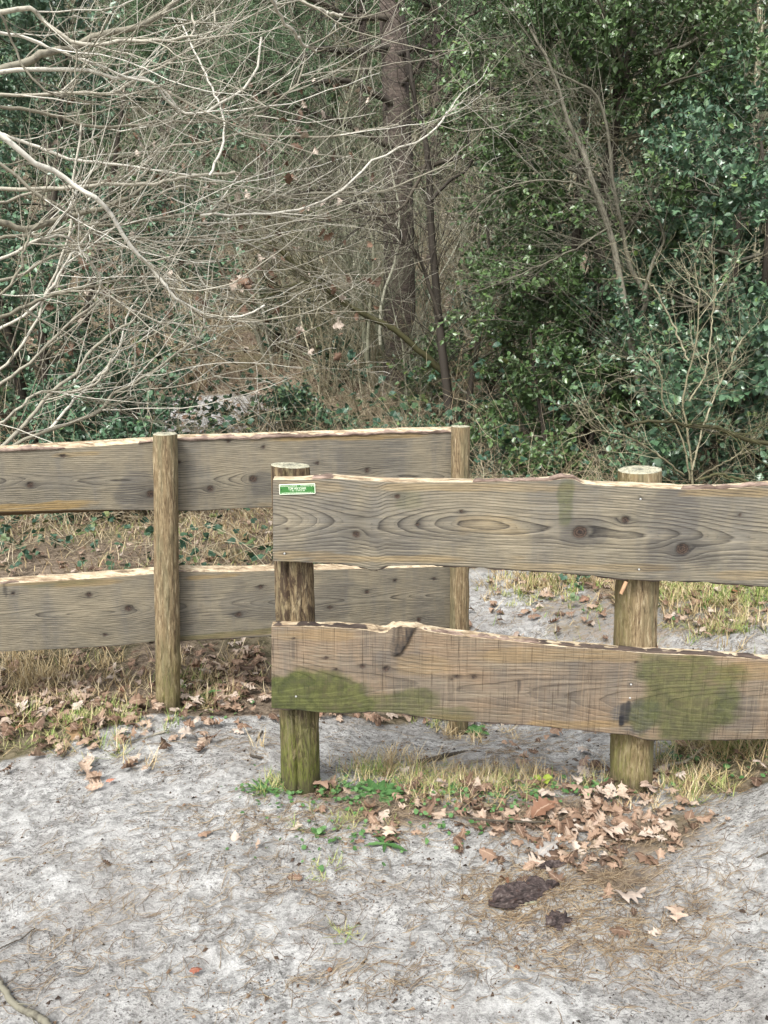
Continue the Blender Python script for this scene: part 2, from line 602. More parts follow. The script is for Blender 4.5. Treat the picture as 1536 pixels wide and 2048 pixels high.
M['grass'] = leaf_material('grass_blade', [(0.0, (0.06, 0.14, 0.02)), (0.3, (0.13, 0.26, 0.045)), (0.55, (0.26, 0.30, 0.09)), (1.0, (0.55, 0.45, 0.25))], 0.6, 0.3)
M['straw'] = leaf_material('straw_blade', [(0.0, (0.26, 0.18, 0.09)), (0.5, (0.46, 0.36, 0.19)), (1.0, (0.64, 0.54, 0.36))], 0.7, 0.3)
M['green'] = leaf_material('fresh_leaf', [(0.0, (0.045, 0.11, 0.03)), (0.5, (0.075, 0.165, 0.05)), (1.0, (0.12, 0.22, 0.08))], 0.6, 0.3)
M['pine_green'] = leaf_material('pine_needles_green', [(0.0, (0.05, 0.095, 0.045)), (0.6, (0.10, 0.17, 0.08)), (1.0, (0.17, 0.24, 0.13))], 0.6, 0.3)
M['twig_pale'] = twig_material('pale_twig', (0.17, 0.155, 0.11), (0.40, 0.375, 0.30), (0.70, 0.68, 0.60))
M['twig_grey'] = twig_material('grey_twig', (0.11, 0.115, 0.075), (0.24, 0.24, 0.165), (0.44, 0.435, 0.34))
M['twig_brown'] = twig_material('brown_twig', (0.13, 0.115, 0.07), (0.29, 0.265, 0.17), (0.50, 0.465, 0.33))
M['twig_mid'] = twig_material('olive_grey_twig', (0.09, 0.085, 0.06), (0.16, 0.15, 0.11), (0.27, 0.255, 0.20))
M['twig_dark'] = twig_material('dark_twig', (0.03, 0.025, 0.02), (0.06, 0.05, 0.038), (0.10, 0.085, 0.06))
M['mossy'] = twig_material('mossy_limb', (0.04, 0.036, 0.018), (0.065, 0.062, 0.026), (0.10, 0.10, 0.045))
M['cane'] = twig_material('bramble_cane', (0.17, 0.12, 0.07), (0.37, 0.30, 0.19), (0.60, 0.53, 0.38))
M['pine_bark'] = bark_material('pine_trunk_bark', (0.13, 0.105, 0.088), (0.03, 0.025, 0.021))
M['debris'] = leaf_material('ground_crumbs', [(0.0, (0.025, 0.018, 0.014)), (0.5, (0.09, 0.06, 0.04)), (1.0, (0.24, 0.16, 0.10))], 0.8, 0.2)

# ------------------------------------------------------------------ terrain
# (x, y, z) control points for the ground near the fences, solved as a thin plate
def ctrl(px, py, Y):
    p = at(px, py, Y); return tuple(p)

CP = [(-3, -1, 0), (0, -1, 0), (3, -1, 0.05), (-2, 0.8, 0), (0, 0.8, 0), (1.5, 0.8, 0.04), (-2, 1.6, 0.01), (-0.6, 1.6, 0), (0.4, 1.7, 0.0),
      (0.9, 1.7, 0.05), (2.2, 1.6, 0.26), (1.15, 2.02, 0.17), (1.3, 1.7, 0.19), (1.0, 1.45, 0.08), (0.85, 1.9, 0.04), ctrl(602, 1572, 2.25), ctrl(1262, 1578, 2.25), ctrl(337, 1418, 2.8), ctrl(915, 1464, 3.1),
      ctrl(640, 1500, 2.62), ctrl(1000, 1520, 2.6), ctrl(1480, 1495, 2.35), ctrl(1500, 1580, 2.1), (2.2, 2.5, 0.30), ctrl(1400, 1560, 2.25),
      (1.0, 3.0, -0.16), (0.6, 3.9, -0.14), (0.5, 5.2, -0.06), ctrl(1450, 1200, 3.7), ctrl(1320, 1250, 3.6), (2.6, 4.0, 0.26), (1.4, 4.8, 0.06),
      (-2.5, 2.5, 0.02), (-1.3, 2.5, 0), (-0.8, 3.6, 0.0), (-2.5, 4.2, 0.05), (0, 4.6, -0.06), (-1, 6, 0), (1, 7, 0), (4, 7, 0.1), (-4, 7, 0.0),
      (-6, 0, 0), (6, 0, 0.25), (6, 4, 0.3), (-6, 4, 0.0)]
CP = np.array(CP)


def tps_k(r2):
    return 0.5 * r2 * np.log(r2 + 1e-9)


def tps_fit(P):
    n = len(P)
    d2 = ((P[:, None, :2] - P[None, :, :2]) ** 2).sum(-1)
    A = np.zeros((n + 3, n + 3))
    A[:n, :n] = tps_k(d2) + np.eye(n) * 0.004
    A[:n, n] = 1; A[:n, n + 1:] = P[:, :2]
    A[n, :n] = 1; A[n + 1:, :n] = P[:, :2].T
    return np.linalg.solve(A, np.concatenate([P[:, 2], [0, 0, 0]]))


TW = tps_fit(CP)


def sst(x, a, b):
    t = np.clip((x - a) / (b - a), 0, 1)
    return t * t * (3 - 2 * t)


def height(x, y, fine=True):
    x = np.asarray(x, float); y = np.asarray(y, float)
    xc, yc = np.clip(x, -6, 6), np.clip(y, -1.5, 7)
    z = np.full(x.shape, TW[len(CP)]) + TW[len(CP) + 1] * xc + TW[len(CP) + 2] * yc
    for i, c in enumerate(CP):
        z = z + TW[i] * tps_k((xc - c[0]) ** 2 + (yc - c[1]) ** 2)
    far = sst(y, 6.0, 9.0)
    side = np.abs(x) - 7
    zf = np.interp(y, [7, 8.5, 10, 12, 15, 20, 30, 45, 60, 75], [0, 0.12, 0.36, 0.85, 1.8, 3.7, 7.3, 12.5, 18, 24])
    z = z * (1 - far) + far * (zf + 0.16 * fbm(x * .35, y * .35, seed=5, oct=3)) + 0.04 * np.maximum(side, 0) * (y > 0)
    z = z + 0.020 * fbm(x * 1.7, y * 1.7, seed=11, oct=3)
    if fine:
        near = 1 - sst(y, 4.5, 8)
        z = z + near * (0.024 * fbm(x * 4.5, y * 5.5, seed=21, oct=4) + 0.013 * np.abs(fbm(x * 20, y * 26, seed=31, oct=3)))
    return z


SAND = np.array([(-9, -4), (9, -4), (9, 1.4), (2.0, 1.85), (1.25, 2.02), (1.0, 2.16), (1.08, 2.7), (1.9, 3.0), (2.8, 3.4), (2.2, 3.85), (1.2, 3.95),
                 (0.9, 5.4), (0.42, 5.6), (0.5, 3.8), (0.36, 3.3), (0.1, 3.1), (-0.44, 2.86), (-0.89, 2.68), (-1.285, 2.36), (-2.2, 2.2), (-9, 2.1)])
PATCH = [(0.02, 2.14, 0.30, 0.16), (0.45, 2.12, 0.42, 0.15), (0.78, 1.98, 0.24, 0.18), (0.62, 1.80, 0.16, 0.10), (-0.2, 2.2, 0.16, 0.08)]


def sdf_poly(x, y, poly):
    d = np.full(x.shape, 1e9)
    inside = np.zeros(x.shape, bool)
    n = len(poly)
    for i in range(n):
        a, b = poly[i], poly[(i + 1) % n]
        e = b - a
        wx, wy = x - a[0], y - a[1]
        t = np.clip((wx * e[0] + wy * e[1]) / (e @ e), 0, 1)
        d = np.minimum(d, (wx - e[0] * t) ** 2 + (wy - e[1] * t) ** 2)
        c = ((a[1] > y) != (b[1] > y)) & (x < (b[0] - a[0]) * (y - a[1]) / (b[1] - a[1] + 1e-12) + a[0])
        inside ^= c
    return np.where(inside, -1, 1) * np.sqrt(d)


def litter_mask(x, y):
    s = sdf_poly(x, y, SAND)
    m = sst(s + 0.10 * fbm(x * 3, y * 3, seed=3, oct=3), -0.07, 0.10)
    for cx, cy, rx, ry in PATCH:
        q = ((x - cx) / rx) ** 2 + ((y - cy) / ry) ** 2
        m = np.maximum(m, 0.75 * np.exp(-q * 1.1))
    # the path between the fences is strewn with litter in patches
    bk = sst(y, 3.0, 3.5) * sst(x, 0.3, 0.5)
    m = np.maximum(m, bk * (0.16 + 0.34 * sst(fbm(x * 3.2, y * 3.2, seed=61, oct=3), -0.2, 0.25)))
    # the sandy path seen far back on the left
    far = np.exp(-(((x + 2.5) / 1.8) ** 2) - ((y - 10.7) / 1.1) ** 2)
    m = m * (1 - 0.8 * sst(far, 0.3, 0.6))
    return m


HXS, HYS = np.arange(-9, 9.01, 0.04), np.arange(-1, 20.01, 0.04)
HGRID = height(*np.meshgrid(HXS, HYS), False)


def hfast(x, y):
    i = min(max((x + 9) / 0.04, 0), len(HXS) - 1.001); j = min(max((y + 1) / 0.04, 0), len(HYS) - 1.001)
    a, b = int(i), int(j); f, g = i - a, j - b
    return (HGRID[b, a] * (1 - f) + HGRID[b, a + 1] * f) * (1 - g) + (HGRID[b + 1, a] * (1 - f) + HGRID[b + 1, a + 1] * f) * g


def ground_at(px, py):
    """where the ray through a point of the photograph meets the ground"""
    d = ray(px, py)
    dx, dy, dz = float(d[0]), float(d[1]), float(d[2])
    t = max((0.5 - CAM_H) / dz if dz < 0 else 30, 0.3)
    for _ in range(300):
        x, y, z = dx * t, dy * t, CAM_H + dz * t
        g = hfast(x, y)
        if z <= g + 0.0005:
            break
        t += max(0.001, (z - g) * 0.7)
    return np.array([x, y, g])


def axis(segs):
    out = []
    for a, b, h in segs:
        out.append(np.arange(a, b, h))
    return np.concatenate(out)


gx = axis([(-110, -30, 8), (-30, -8, 1.2), (-8, -2.4, 0.1), (-2.4, 2.4, 0.0165), (2.4, 8, 0.1), (8, 30, 1.2), (30, 111, 8)])
gy = axis([(-110, -20, 10), (-20, -2, 1.5), (-2, 0.9, 0.15), (0.9, 3.4, 0.0165), (3.4, 5.6, 0.03), (5.6, 10, 0.12), (10, 30, 0.5), (30, 180, 4)])
XX, YY = np.meshgrid(gx, gy)
ZZ = height(XX, YY)
mb = MB()
pale = 0.7 * sst(np.exp(-(((XX + 1.0) / 1.6) ** 2 + ((YY - 22.5) / 1.6) ** 2)) + np.exp(-(((XX - 1.6) / 1.2) ** 2 + ((YY - 24.0) / 2.0) ** 2)) + .25 * fbm(XX, YY, seed=77), 0.5, 0.8)
mb.add(np.stack([XX, YY, ZZ], -1), quads=grid_quads(len(gx), len(gy)), litter=litter_mask(XX.ravel(), YY.ravel()), pale=pale.ravel())
ground = mb.build('ground', M['ground'])
tag(ground, 'pale grey woodland sand with leaf litter ground behind', kind='structure')

# ------------------------------------------------------------------ posts
def build_post(parent, top_px, bot_px, Yc, w_top, w_bot, mat, seed, crack=None, moss_bottom=0.0, slope=(0, 0), bulges=(), wet=0.0, side_moss=0.0):
    rng = np.random.default_rng(seed)
    nU, nV = 96, 120
    T = at(*top_px, Yc); B = at(*bot_px, Yc)
    t_top = np.linalg.norm(T - ORG); t_bot = np.linalg.norm(B - ORG)
    dT = (T[1] / ray(*top_px)[1]); dB = (B[1] / ray(*bot_px)[1])
    r_top, r_bot = w_top / 2 * dT / F, w_bot / 2 * dB / F
    B2 = B + (B - T) / np.linalg.norm(B - T) * 0.16
    hs_ = np.linspace(0, 1, nV) ** 1.0
    L = np.linalg.norm(T - B2)
    th = np.arange(nU) / nU * 2 * PI
    TH, HH = np.meshgrid(th, hs_)
    r = r_bot + (r_top - r_bot) * HH
    cx, sy = np.cos(TH), np.sin(TH)
    r = r * (1 + 0.035 * np.cos(2 * TH + seed) + 0.03 * fbm(cx * 1.3 + seed, sy * 1.3, HH * L * 3.5, seed=seed, oct=3))
    r = r + 0.0026 * fbm(cx * 11, sy * 11, HH * L * 12, seed=seed + 3, oct=3) + 0.0022 * fbm(cx * 4, sy * 4, HH * L * 14, seed=seed + 13, oct=2)
    for (ang, hc, amp, wa, wh) in bulges:
        da = (TH - ang + PI) % (2 * PI) - PI
        r = r + amp * np.exp(-(da / wa) ** 2 - ((HH * L - hc) / wh) ** 2)
    if crack:
        for ang, h0, h1, dep, wd in crack:
            da = (TH - ang - 0.10 * fbm(HH * 5, HH * 0 + seed, seed=seed + 9) + PI) % (2 * PI) - PI
            r = r - dep * np.exp(-(da / wd) ** 2) * sst(HH, h0, h0 + 0.05) * (1 - sst(HH, h1 - 0.03, h1 + 0.02))
    axis_ = (T - B2)
    cen = B2[None, None] + axis_[None, None] * HH[..., None]
    V = cen.copy()
    V[..., 0] += r * cx
    V[..., 1] += r * sy
    # sloping saw cut on top
    V[..., 2] += (slope[0] * r * cx + slope[1] * r * sy) * sst(HH, 0.8, 1.0)
    mb = MB()
    moss = moss_bottom * (1 - sst(HH * L + 0.08 * fbm(TH * 1.2, HH * 6, seed=seed + 1), 0.16, 0.55)) + side_moss * sst(-cx, 0.2, 0.9)
    foot_darkv = wet * (1 - sst(HH * L, 0.17, 0.24))  # darker tone at the foot, fading out a little above the ground
    mb.add(V, quads=grid_quads(nU, nV, True), ang=(TH / (2 * PI)).ravel(), h=(HH * L + seed).ravel(), moss=np.clip(moss, 0, 1).ravel(), wet=foot_darkv.ravel())
    top = V[-1]
    c = top.mean(0)
    rings = [1.0, 0.97, 0.8, 0.6, 0.4, 0.2, 0.04]
    tv, rr = [], []
    for k in rings:
        p = c + (top - c) * k
        p[:, 2] += 0.0015 * rng.normal(size=len(p)) * (k < 0.96) + (0.002 if k < 0.99 else 0)
        tv.append(p); rr += [k] * nU
    q = grid_quads(nU, len(rings), True)
    mb.add(np.concatenate(tv), quads=q, mat=1, rr=np.array(rr))
    o = mb.build('post', [mat, M['cut']], parent)
    return o, T, B


# ------------------------------------------------------------------ planks
def interp(tr, x):
    tr = np.array(tr, float)
    return np.interp(x, tr[:, 0], tr[:, 1])


def build_plank(parent, top, bot, sil, bot_sil, plane, mat, seed, thick, knots, moss=(), greys=(), yellows=(), darks=(), z0=0.55, dfun=None,
                spacing=0.0075, x0=None, x1=None, step=3.0, nrow=84, knob=None, ring_k=1.0):
    """A live-edged plank: its outline points are carried on to the fence's real plane and given a thickness.
    top / bot: edges of the sawn face, sil / bot_sil: how far the bare edge stands above / below them at the back."""
    p0, n = plane
    n = np.asarray(n, float)
    xs = np.arange(x0, x1 + 0.01, step)
    T = np.array([on_plane(x, interp(top, x), p0, n) for x in xs])
    Bm = np.array([on_plane(x, interp(bot, x), p0, n) for x in xs])
    t = np.linspace(0, 1, nrow)
    G = Bm[None] * (1 - t[:, None, None]) + T[None] * t[:, None, None]        # [row][col]
    along = norm((T[-1] - T[0]) * np.array([1, 1, 0]))
    s = (G - G[0:1, 0:1]) @ along
    h = G[..., 2] - Bm[:, 2].mean()
    # knots
    kn = np.zeros_like(s); knr = np.zeros_like(s); dark = np.zeros_like(s)
    heff = h.copy()
    K = []
    for (kx, ky, kr) in knots:
        kp = on_plane(kx, ky, p0, n)
        ks = (kp - G[0, 0]) @ along
        kh = kp[2] - Bm[:, 2].mean()
        R = 0.76 * kr * (kp[1] / ray(kx, ky)[1]) / F
        K.append((ks, kh, R))
        dx, dz = (s - ks) / 1.9, (heff - kh)
        rho2 = dx * dx + dz * dz
        R2 = (1.15 * R) ** 2
        fac = np.where(rho2 > R2, 1 - R2 / np.maximum(rho2, 1e-12), 0)
        heff = np.where(np.abs(dz) < 1, kh + dz * (0.12 + 0.88 * fac), heff)
        rr = np.sqrt((s - ks) ** 2 * 0.8 + (h - kh) ** 2) / R
        rr = rr * (1 + 0.12 * fbm(s * 60, h * 60, seed=seed + 4))
        kn = np.maximum(kn, 1 - sst(rr, 0.75, 1.05))
        knr = np.where(rr < 1.2, rr, knr)
        dark = np.maximum(dark, 0.55 * np.exp(-((rr - 1.0) / 0.22) ** 2))
        dark = np.maximum(dark, 0.45 * np.exp(-(((s - ks) / (R * 3.2)) ** 2 + ((h - kh) / (R * 1.5)) ** 2)))
    H = (T[:, 2] - Bm[:, 2]).mean()
    zc = z0 * H + 0.012 * fbm(s * 2.0, s * 0 + seed, seed=seed) + np.interp(s[0], s[0], (Bm[:, 2] - Bm[:, 2].mean()) * 0.8)[None]
    dd = dfun(s / (s.max() + 1e-9)) if dfun else 0.03 + 0.02 * fbm(s * 1.8, s * 0 + seed, seed=seed + 2)
    rad = np.sqrt((heff - zc) ** 2 * 1.0 + dd ** 2)
    rad = rad + 0.0016 * fbm(s * 5, h * 22, seed=seed + 5, oct=3) + 0.00045 * fbm(s * 22, h * 160, seed=seed + 6, oct=2)
    ring = rad / spacing * ring_k + 50

    def blob(lst):
        a = np.zeros_like(s)
        for (bx, by, rx, ry, amt) in lst:
            kp = on_plane(bx, by, p0, n)
            ks = (kp - G[0, 0]) @ along
            kh = kp[2] - Bm[:, 2].mean()
            sc = (kp[1] / ray(bx, by)[1]) / F
            w = 0.5 * fbm(s * 11, h * 16, seed=seed + 8, oct=4)
            q = ((s - ks) / (rx * sc)) ** 4 + ((h - kh) / (ry * sc)) ** 4
            a = np.maximum(a, amt * (1 - sst(q ** 0.25 + w, 0.70, 1.05)))
        return a
    mo, gr, ye, dk = blob(moss), blob(greys), blob(yellows), blob(darks)
    dark = np.clip(np.maximum(dark, dk), 0, 1)
    relief = -0.0009 * (np.abs((ring % 1)) ** 3) + 0.0012 * fbm(s * 6, h * 9, seed=seed + 12, oct=3) - 0.003 * kn * (knr < 0.9) + 0.001 * kn
    V = G - n[None, None] * (-relief[..., None]) * (1 if n[1] < 0 else -1)
    if knob:
        (bx, by, rx, ry, amp) = knob
        kp = on_plane(bx, by, p0, n); ks = (kp - G[0, 0]) @ along; kh = kp[2] - Bm[:, 2].mean(); sc = (kp[1] / ray(bx, by)[1]) / F
        uu_ = (h - kh) / (ry * sc)
        wdt = rx * sc * np.clip(0.88 + 0.22 * uu_, 0.62, 1.2)
        q = np.abs(((s - ks) - (h - kh) * 0.30 + 0.0015 * fbm(h * 90, s * 60, seed=seed + 30)) / wdt) ** 2.4 + np.where(uu_ < 0, np.abs(uu_ * 0.95) ** 2.2, 0)
        bump = 1 - sst(q, 0.55, 1.25)
        V = V + np.array([0, -1, 0]) * (amp * bump * (0.75 + 0.45 * fbm(s * 90, h * 25, seed=seed + 31)))[..., None]
        streak = fbm(s * 170, h * 26, seed=8, oct=4)
        kn = np.where(bump > 0.05, 0, kn)
        dark = np.maximum(dark, np.clip(bump * (0.66 + 0.6 * streak) + 0.25 * np.exp(-((q - 1.0) / 0.4) ** 2), 0, 0.92))
    mb = MB()
    nc = len(xs)
    # end grain / face edges darker line where bark was
    dark = np.maximum(dark, 0.35 * (1 - sst(t, 0.0, 0.02))[:, None] * np.ones((1, nc)))
    mb.add(V, quads=grid_quads(nc, nrow), s=s.ravel() + seed, h=h.ravel(), ring=ring.ravel(), knot=kn.ravel(), knotr=knr.ravel(), moss=mo.ravel(), grey=gr.ravel(), yellow=ye.ravel(), dark=dark.ravel())
    # bare edges: top surface rises to the back, underside falls away
    back = np.array([0, 1.0, 0]) * thick
    us = (s[0] + seed)
    rows = []
    top_rise = np.array([interp(sil, x) for x in xs]) * (T[:, 1] / np.array([ray(x, interp(top, x))[1] for x in xs])) / F
    bot_rise = np.array([interp(bot_sil, x) for x in xs]) * (Bm[:, 1] / np.array([ray(x, interp(bot, x))[1] for x in xs])) / F
    nk = 7
    for k in range(nk):
        f = k / (nk - 1)
        p = V[-1] + back * f
        p = p.copy()
        p[:, 2] += (top_rise * (0.25 + 0.75 * math.sin(f * PI / 2)) - top_rise * 0.25) + 0.0022 * fbm(us * 14, us * 0 + f * 6, seed=seed + 40 + k, oct=3) * (0 < k)
        p[:, 1] += 0.002 * fbm(us * 25, us * 0 + f, seed=seed + 60, oct=2) * (0 < k)
        rows.append(p)
    mb.add(np.stack(rows), quads=grid_quads(nc, nk), mat=1)
    mb.add(np.stack([rows[-1], np.stack([rows[-1][:, 0], rows[-1][:, 1], Bm[:, 2] - bot_rise], -1)]), quads=grid_quads(nc, 2), mat=1)
    rows = []
    nk = 6
    for k in range(nk):
        f = 1 - k / (nk - 1)
        p = V[0] + back * f
        p = p.copy()
        p[:, 2] -= bot_rise * math.sin(f * PI / 2) + 0.0018 * fbm(us * 18, us * 0 + f * 5, seed=seed + 80, oct=3) * (0 < f)
        rows.append(p)
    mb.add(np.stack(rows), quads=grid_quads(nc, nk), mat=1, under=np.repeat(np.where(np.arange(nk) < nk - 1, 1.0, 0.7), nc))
    # end faces
    for c in (0, -1):
        col = V[:, c]
        e = np.stack([col, col + back + np.array([0, 0, 0])])
        mb.add(e, quads=grid_quads(nrow, 2), mat=1)
    o = mb.build('plank', [mat, M['wane']], parent)
    return o, (lambda px, off=0.0: on_plane(px, interp(top, px) + off, p0, n)), (lambda px: on_plane(px, interp(bot, px), p0, n))


def bark_flake(parent, f, xa, xb, seed, thick=0.012, depth=0.03, lift=0.004, back=0.0, mat=None, name='bark', under=False):
    """one flake of bark lying along a plank's edge between two points"""
    rng = np.random.default_rng(seed)
    n = max(10, int(abs(xb - xa) / 3))
    xs = np.linspace(xa, xb, n)
    c = np.array([f(x) for x in xs])
    t = np.linspace(0, 1, n)
    prof = np.clip(np.minimum(t, 1 - t) * 9, 0, 1) ** 0.6
    su = c[:, 0] * 1.0
    th = thick * prof * (0.75 + 0.55 * fbm(su * 22 + seed, su * 0, seed=seed))
    yy = depth * (0.85 + 0.3 * fbm(su * 17, su * 0 + 3, seed=seed + 1)) * (0.35 + 0.65 * prof)
    wob = 0.003 * fbm(su * 28, su * 0 + 9, seed=seed + 2)
    sgn = -1 if under else 1
    secs = [(-0.12, 0.0), (-0.10, 0.55), (0.12, 1.0), (0.42, 0.72), (0.62, 1.05), (0.95, 0.8), (1.0, 0.0), (0.5, -0.15)]
    rows = []
    for (a, b) in secs:
        p = c.copy()
        p[:, 1] += back + yy * a + 0.002 * fbm(su * 60, su * 0 + a * 9, seed=seed + 5)
        p[:, 2] += sgn * (lift * prof + th * b + 0.0035 * fbm(su * 45, su * 0 + b * 7, seed=seed + 6, oct=2) * prof * (b > 0)) + wob
        rows.append(p)
    mb = MB()
    mb.add(np.stack(rows, 1), quads=grid_quads(len(secs), n, True))
    for e in (rows and (0, n - 1)):
        idx = np.array([r[e] for r in rows])
        mb.add(idx, quads=[(0, 1, 2, 3), (0, 3, 4, 7), (4, 5, 6, 7)])
    return mb.build(name, mat or M['bark'], parent, smooth=True)


# ---- front fence
YF = 2.15
front = thing('wooden_fence', 'nearer wooden barrier of two live-edged planks with a green name plate at its end', 'fence', (0.35, 2.25, 0))
build_post(front, (581, 931), (602, 1566), 2.245, 80, 80, M['post_a'], 3, crack=[(-1.72, 0.0, 1.0, 0.022, 0.045), (-1.1, 0.55, 0.9, 0.006, 0.03)],
           moss_bottom=0.95, slope=(-0.05, -0.02), bulges=[(-0.35, 0.50, 0.010, 0.5, 0.06), (-0.2, 0.42, 0.006, 0.4, 0.05)], wet=0.6)
build_post(front, (1280, 940), (1262, 1574), 2.245, 80, 80, M['post_b'], 7, crack=[(-0.75, 0.86, 1.0, 0.007, 0.035), (-0.9, 0.3, 0.75, 0.004, 0.04)],
           moss_bottom=0.42, slope=(0.07, 0.05), bulges=[(-1.57, 0.60, 0.006, 0.4, 0.06)], wet=0.7, side_moss=0.3)
pp = at(2060, 1560, 2.245)
build_post(front, (1985, 960), (1990, 1480), 2.245, 82, 84, M['post_b'], 9, moss_bottom=0.3)

FP = ((0, YF, 0), (0, -1, 0))
UT = [(546, 960), (600, 960), (668, 957), (720, 961), (797, 965), (850, 965), (949, 965), (1000, 963), (1050, 963), (1100, 962), (1128, 957), (1146, 958), (1167, 968), (1210, 972), (1244, 973),
      (1300, 976), (1366, 979), (1440, 979), (1536, 972), (1650, 966), (1850, 975), (2100, 980)]
UB = [(546, 1122), (600, 1124), (629, 1125), (680, 1127), (715, 1132), (742, 1139), (755, 1139), (773, 1132), (851, 1130), (900, 1132), (949, 1134), (1000, 1138), (1100, 1144), (1140, 1147), (1190, 1151),
      (1244, 1158), (1314, 1161), (1400, 1163), (1488, 1169), (1536, 1173), (1700, 1180), (1900, 1172), (2100, 1180)]
o, ft, fb = build_plank(front, UT, UB, [(546, 5), (640, 6), (800, 7), (1000, 3), (1130, 8), (1200, 7), (1350, 9), (1536, 8), (2100, 7)], [(546, -2), (700, 3), (2100, 2)], FP, M['plank_a'], 12, 0.036,
            [(795, 993, 7), (713, 1069, 10), (923, 1023, 5), (1160, 1065, 19), (1251, 1040, 11), (1365, 1098, 17), (1281, 998, 3), (836, 1049, 5), (1480, 1030, 4), (1278, 1139, 2.5), (569, 1107, 2.5), (575, 1058, 3), (1620, 1040, 12), (1800, 1100, 14)],
            moss=[(1130, 1012, 16, 56, 0.55), (820, 1000, 30, 22, 0.25)],
            greys=[(790, 1090, 60, 34, 0.55), (1340, 1060, 60, 110, 0.6), (700, 1070, 70, 60, 0.35), (870, 1060, 110, 40, 0.35), (1160, 1065, 60, 34, 0.5), (1370, 1100, 70, 40, 0.5), (620, 1105, 60, 20, 0.3)],
            yellows=[(760, 1118, 230, 9, 0.35), (600, 1110, 60, 10, 0.3), (985, 1050, 80, 26, 0.22), (900, 975, 230, 9, 0.3), (1180, 1135, 200, 9, 0.25), (620, 972, 70, 12, 0.25), (1450, 985, 90, 10, 0.4), (1500, 1150, 90, 10, 0.3)],
            z0=0.47, dfun=lambda u: 0.022 + 0.030 * sst(u, 0.0, 0.13) - 0.022 * np.exp(-((u - 0.283) / 0.085) ** 2) + 0.006 * np.sin(u * 23) + 0.012 * np.sin(u * 9 + 1.0),
            x0=546, x1=2050, step=3.5, nrow=96)
upper_front = o
k = 0
for a, b, th, dp in [(622, 668, .012, .028), (945, 1010, .008, .03), (1000, 1085, .008, .03), (1070, 1135, .009, .028), (1112, 1165, .011, .02), (1362, 1440, .010, .03), (1425, 1545, .011, .034), (1530, 1700, .011, .03), (1690, 1900, .012, .03)]:
    bark_flake(o, ft, a, b, 100 + k, th, dp, 0.001, 0.004); k += 1
for a, b in [(640, 780), (715, 760), (860, 1010), (1000, 1200), (1170, 1420), (1400, 1700)]:
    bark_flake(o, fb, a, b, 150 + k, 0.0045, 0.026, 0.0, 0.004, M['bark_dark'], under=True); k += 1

LT = [(543, 1253), (608, 1253), (661, 1255), (731, 1260), (760, 1266), (773, 1265), (786, 1254), (800, 1250), (829, 1253), (854, 1262), (907, 1271), (977, 1278), (1060, 1287), (1140, 1295), (1223, 1301),
      (1297, 1307), (1454, 1314), (1536, 1321), (1750, 1330), (2100, 1335)]
LB = [(543, 1416), (600, 1420), (643, 1425), (689, 1427), (738, 1423), (801, 1427), (854, 1435), (907, 1442), (977, 1445), (1060, 1450), (1140, 1459), (1223, 1467), (1258, 1469), (1285, 1478), (1300, 1480),
      (1419, 1480), (1536, 1478), (1800, 1486), (2100, 1490)]
o, ft, fb = build_plank(front, LT, LB, [(543, 3), (720, 5), (745, 11), (772, 8), (800, 2), (860, 6), (1000, 5), (1300, 4), (2100, 4)], [(543, 2), (2100, 3)], FP, M['plank_b'], 33, 0.036,
            [(652, 1316, 5), (672, 1339, 4), (725, 1333, 6), (772, 1338, 8), (914, 1354, 5), (903, 1359, 3), (948, 1354, 6), (1272, 1325, 3), (1262, 1368, 3), (587, 1277, 3), (592, 1393, 2.5), (1700, 1400, 12)],
            moss=[(590, 1395, 75, 58, 1.0), (690, 1400, 80, 55, 0.95), (780, 1408, 90, 38, 0.7), (860, 1430, 90, 18, 0.45), (1378, 1400, 98, 110, 0.78), (1300, 1430, 40, 40, 0.6), (1340, 1350, 50, 60, 0.6)],
            greys=[(860, 1380, 100, 30, 0.25), (1120, 1380, 160, 40, 0.3), (1190, 1340, 60, 30, 0.35), (1480, 1430, 50, 50, 0.5), (1275, 1435, 45, 38, 0.85), (800, 1315, 60, 14, 0.4)],
            yellows=[(1100, 1310, 200, 16, 0.28), (820, 1440, 120, 12, 0.3), (640, 1270, 100, 14, 0.25), (860, 1330, 60, 22, 0.2), (1150, 1450, 120, 10, 0.35), (1500, 1340, 60, 20, 0.3)],
            darks=[(1037, 1375, 4, 15, 0.6), (1250, 1425, 9, 22, 0.7), (1243, 1443, 5, 12, 1.0), (1257, 1412, 5, 14, 0.8), (587, 1300, 3, 20, 0.35)],
            z0=0.40, dfun=lambda u: 0.12 + 0.02 * np.sin(u * 7), spacing=0.0058, x0=543, x1=2050, step=3.5, nrow=90, knob=(802, 1278, 21, 34, 0.014))
lower_front = o
k = 0
for a, b, th, dp in [(543, 620, .004, .03), (590, 690, .005, .03), (660, 738, .006, .03), (846, 900, .006, .03), (880, 985, .006, .03), (960, 1090, .005, .03), (1070, 1200, .005, .03), (1180, 1300, .007, .032), (1280, 1370, .005, .03), (1355, 1460, .005, .03), (1440, 1600, .004, .03)]:
    bark_flake(o, ft, a, b, 200 + k, th, dp, 0.001, 0.006, M['bark'] if k in (3, 4, 5) else M['bark_dark']); k += 1
for a, b in [(543, 660), (640, 800), (780, 960), (940, 1150), (1150, 1300), (1280, 1330), (1300, 1550)]:
    bark_flake(o, fb, a, b, 250 + k, 0.004, 0.026, 0.0, 0.004, M['bark_dark'], under=True); k += 1
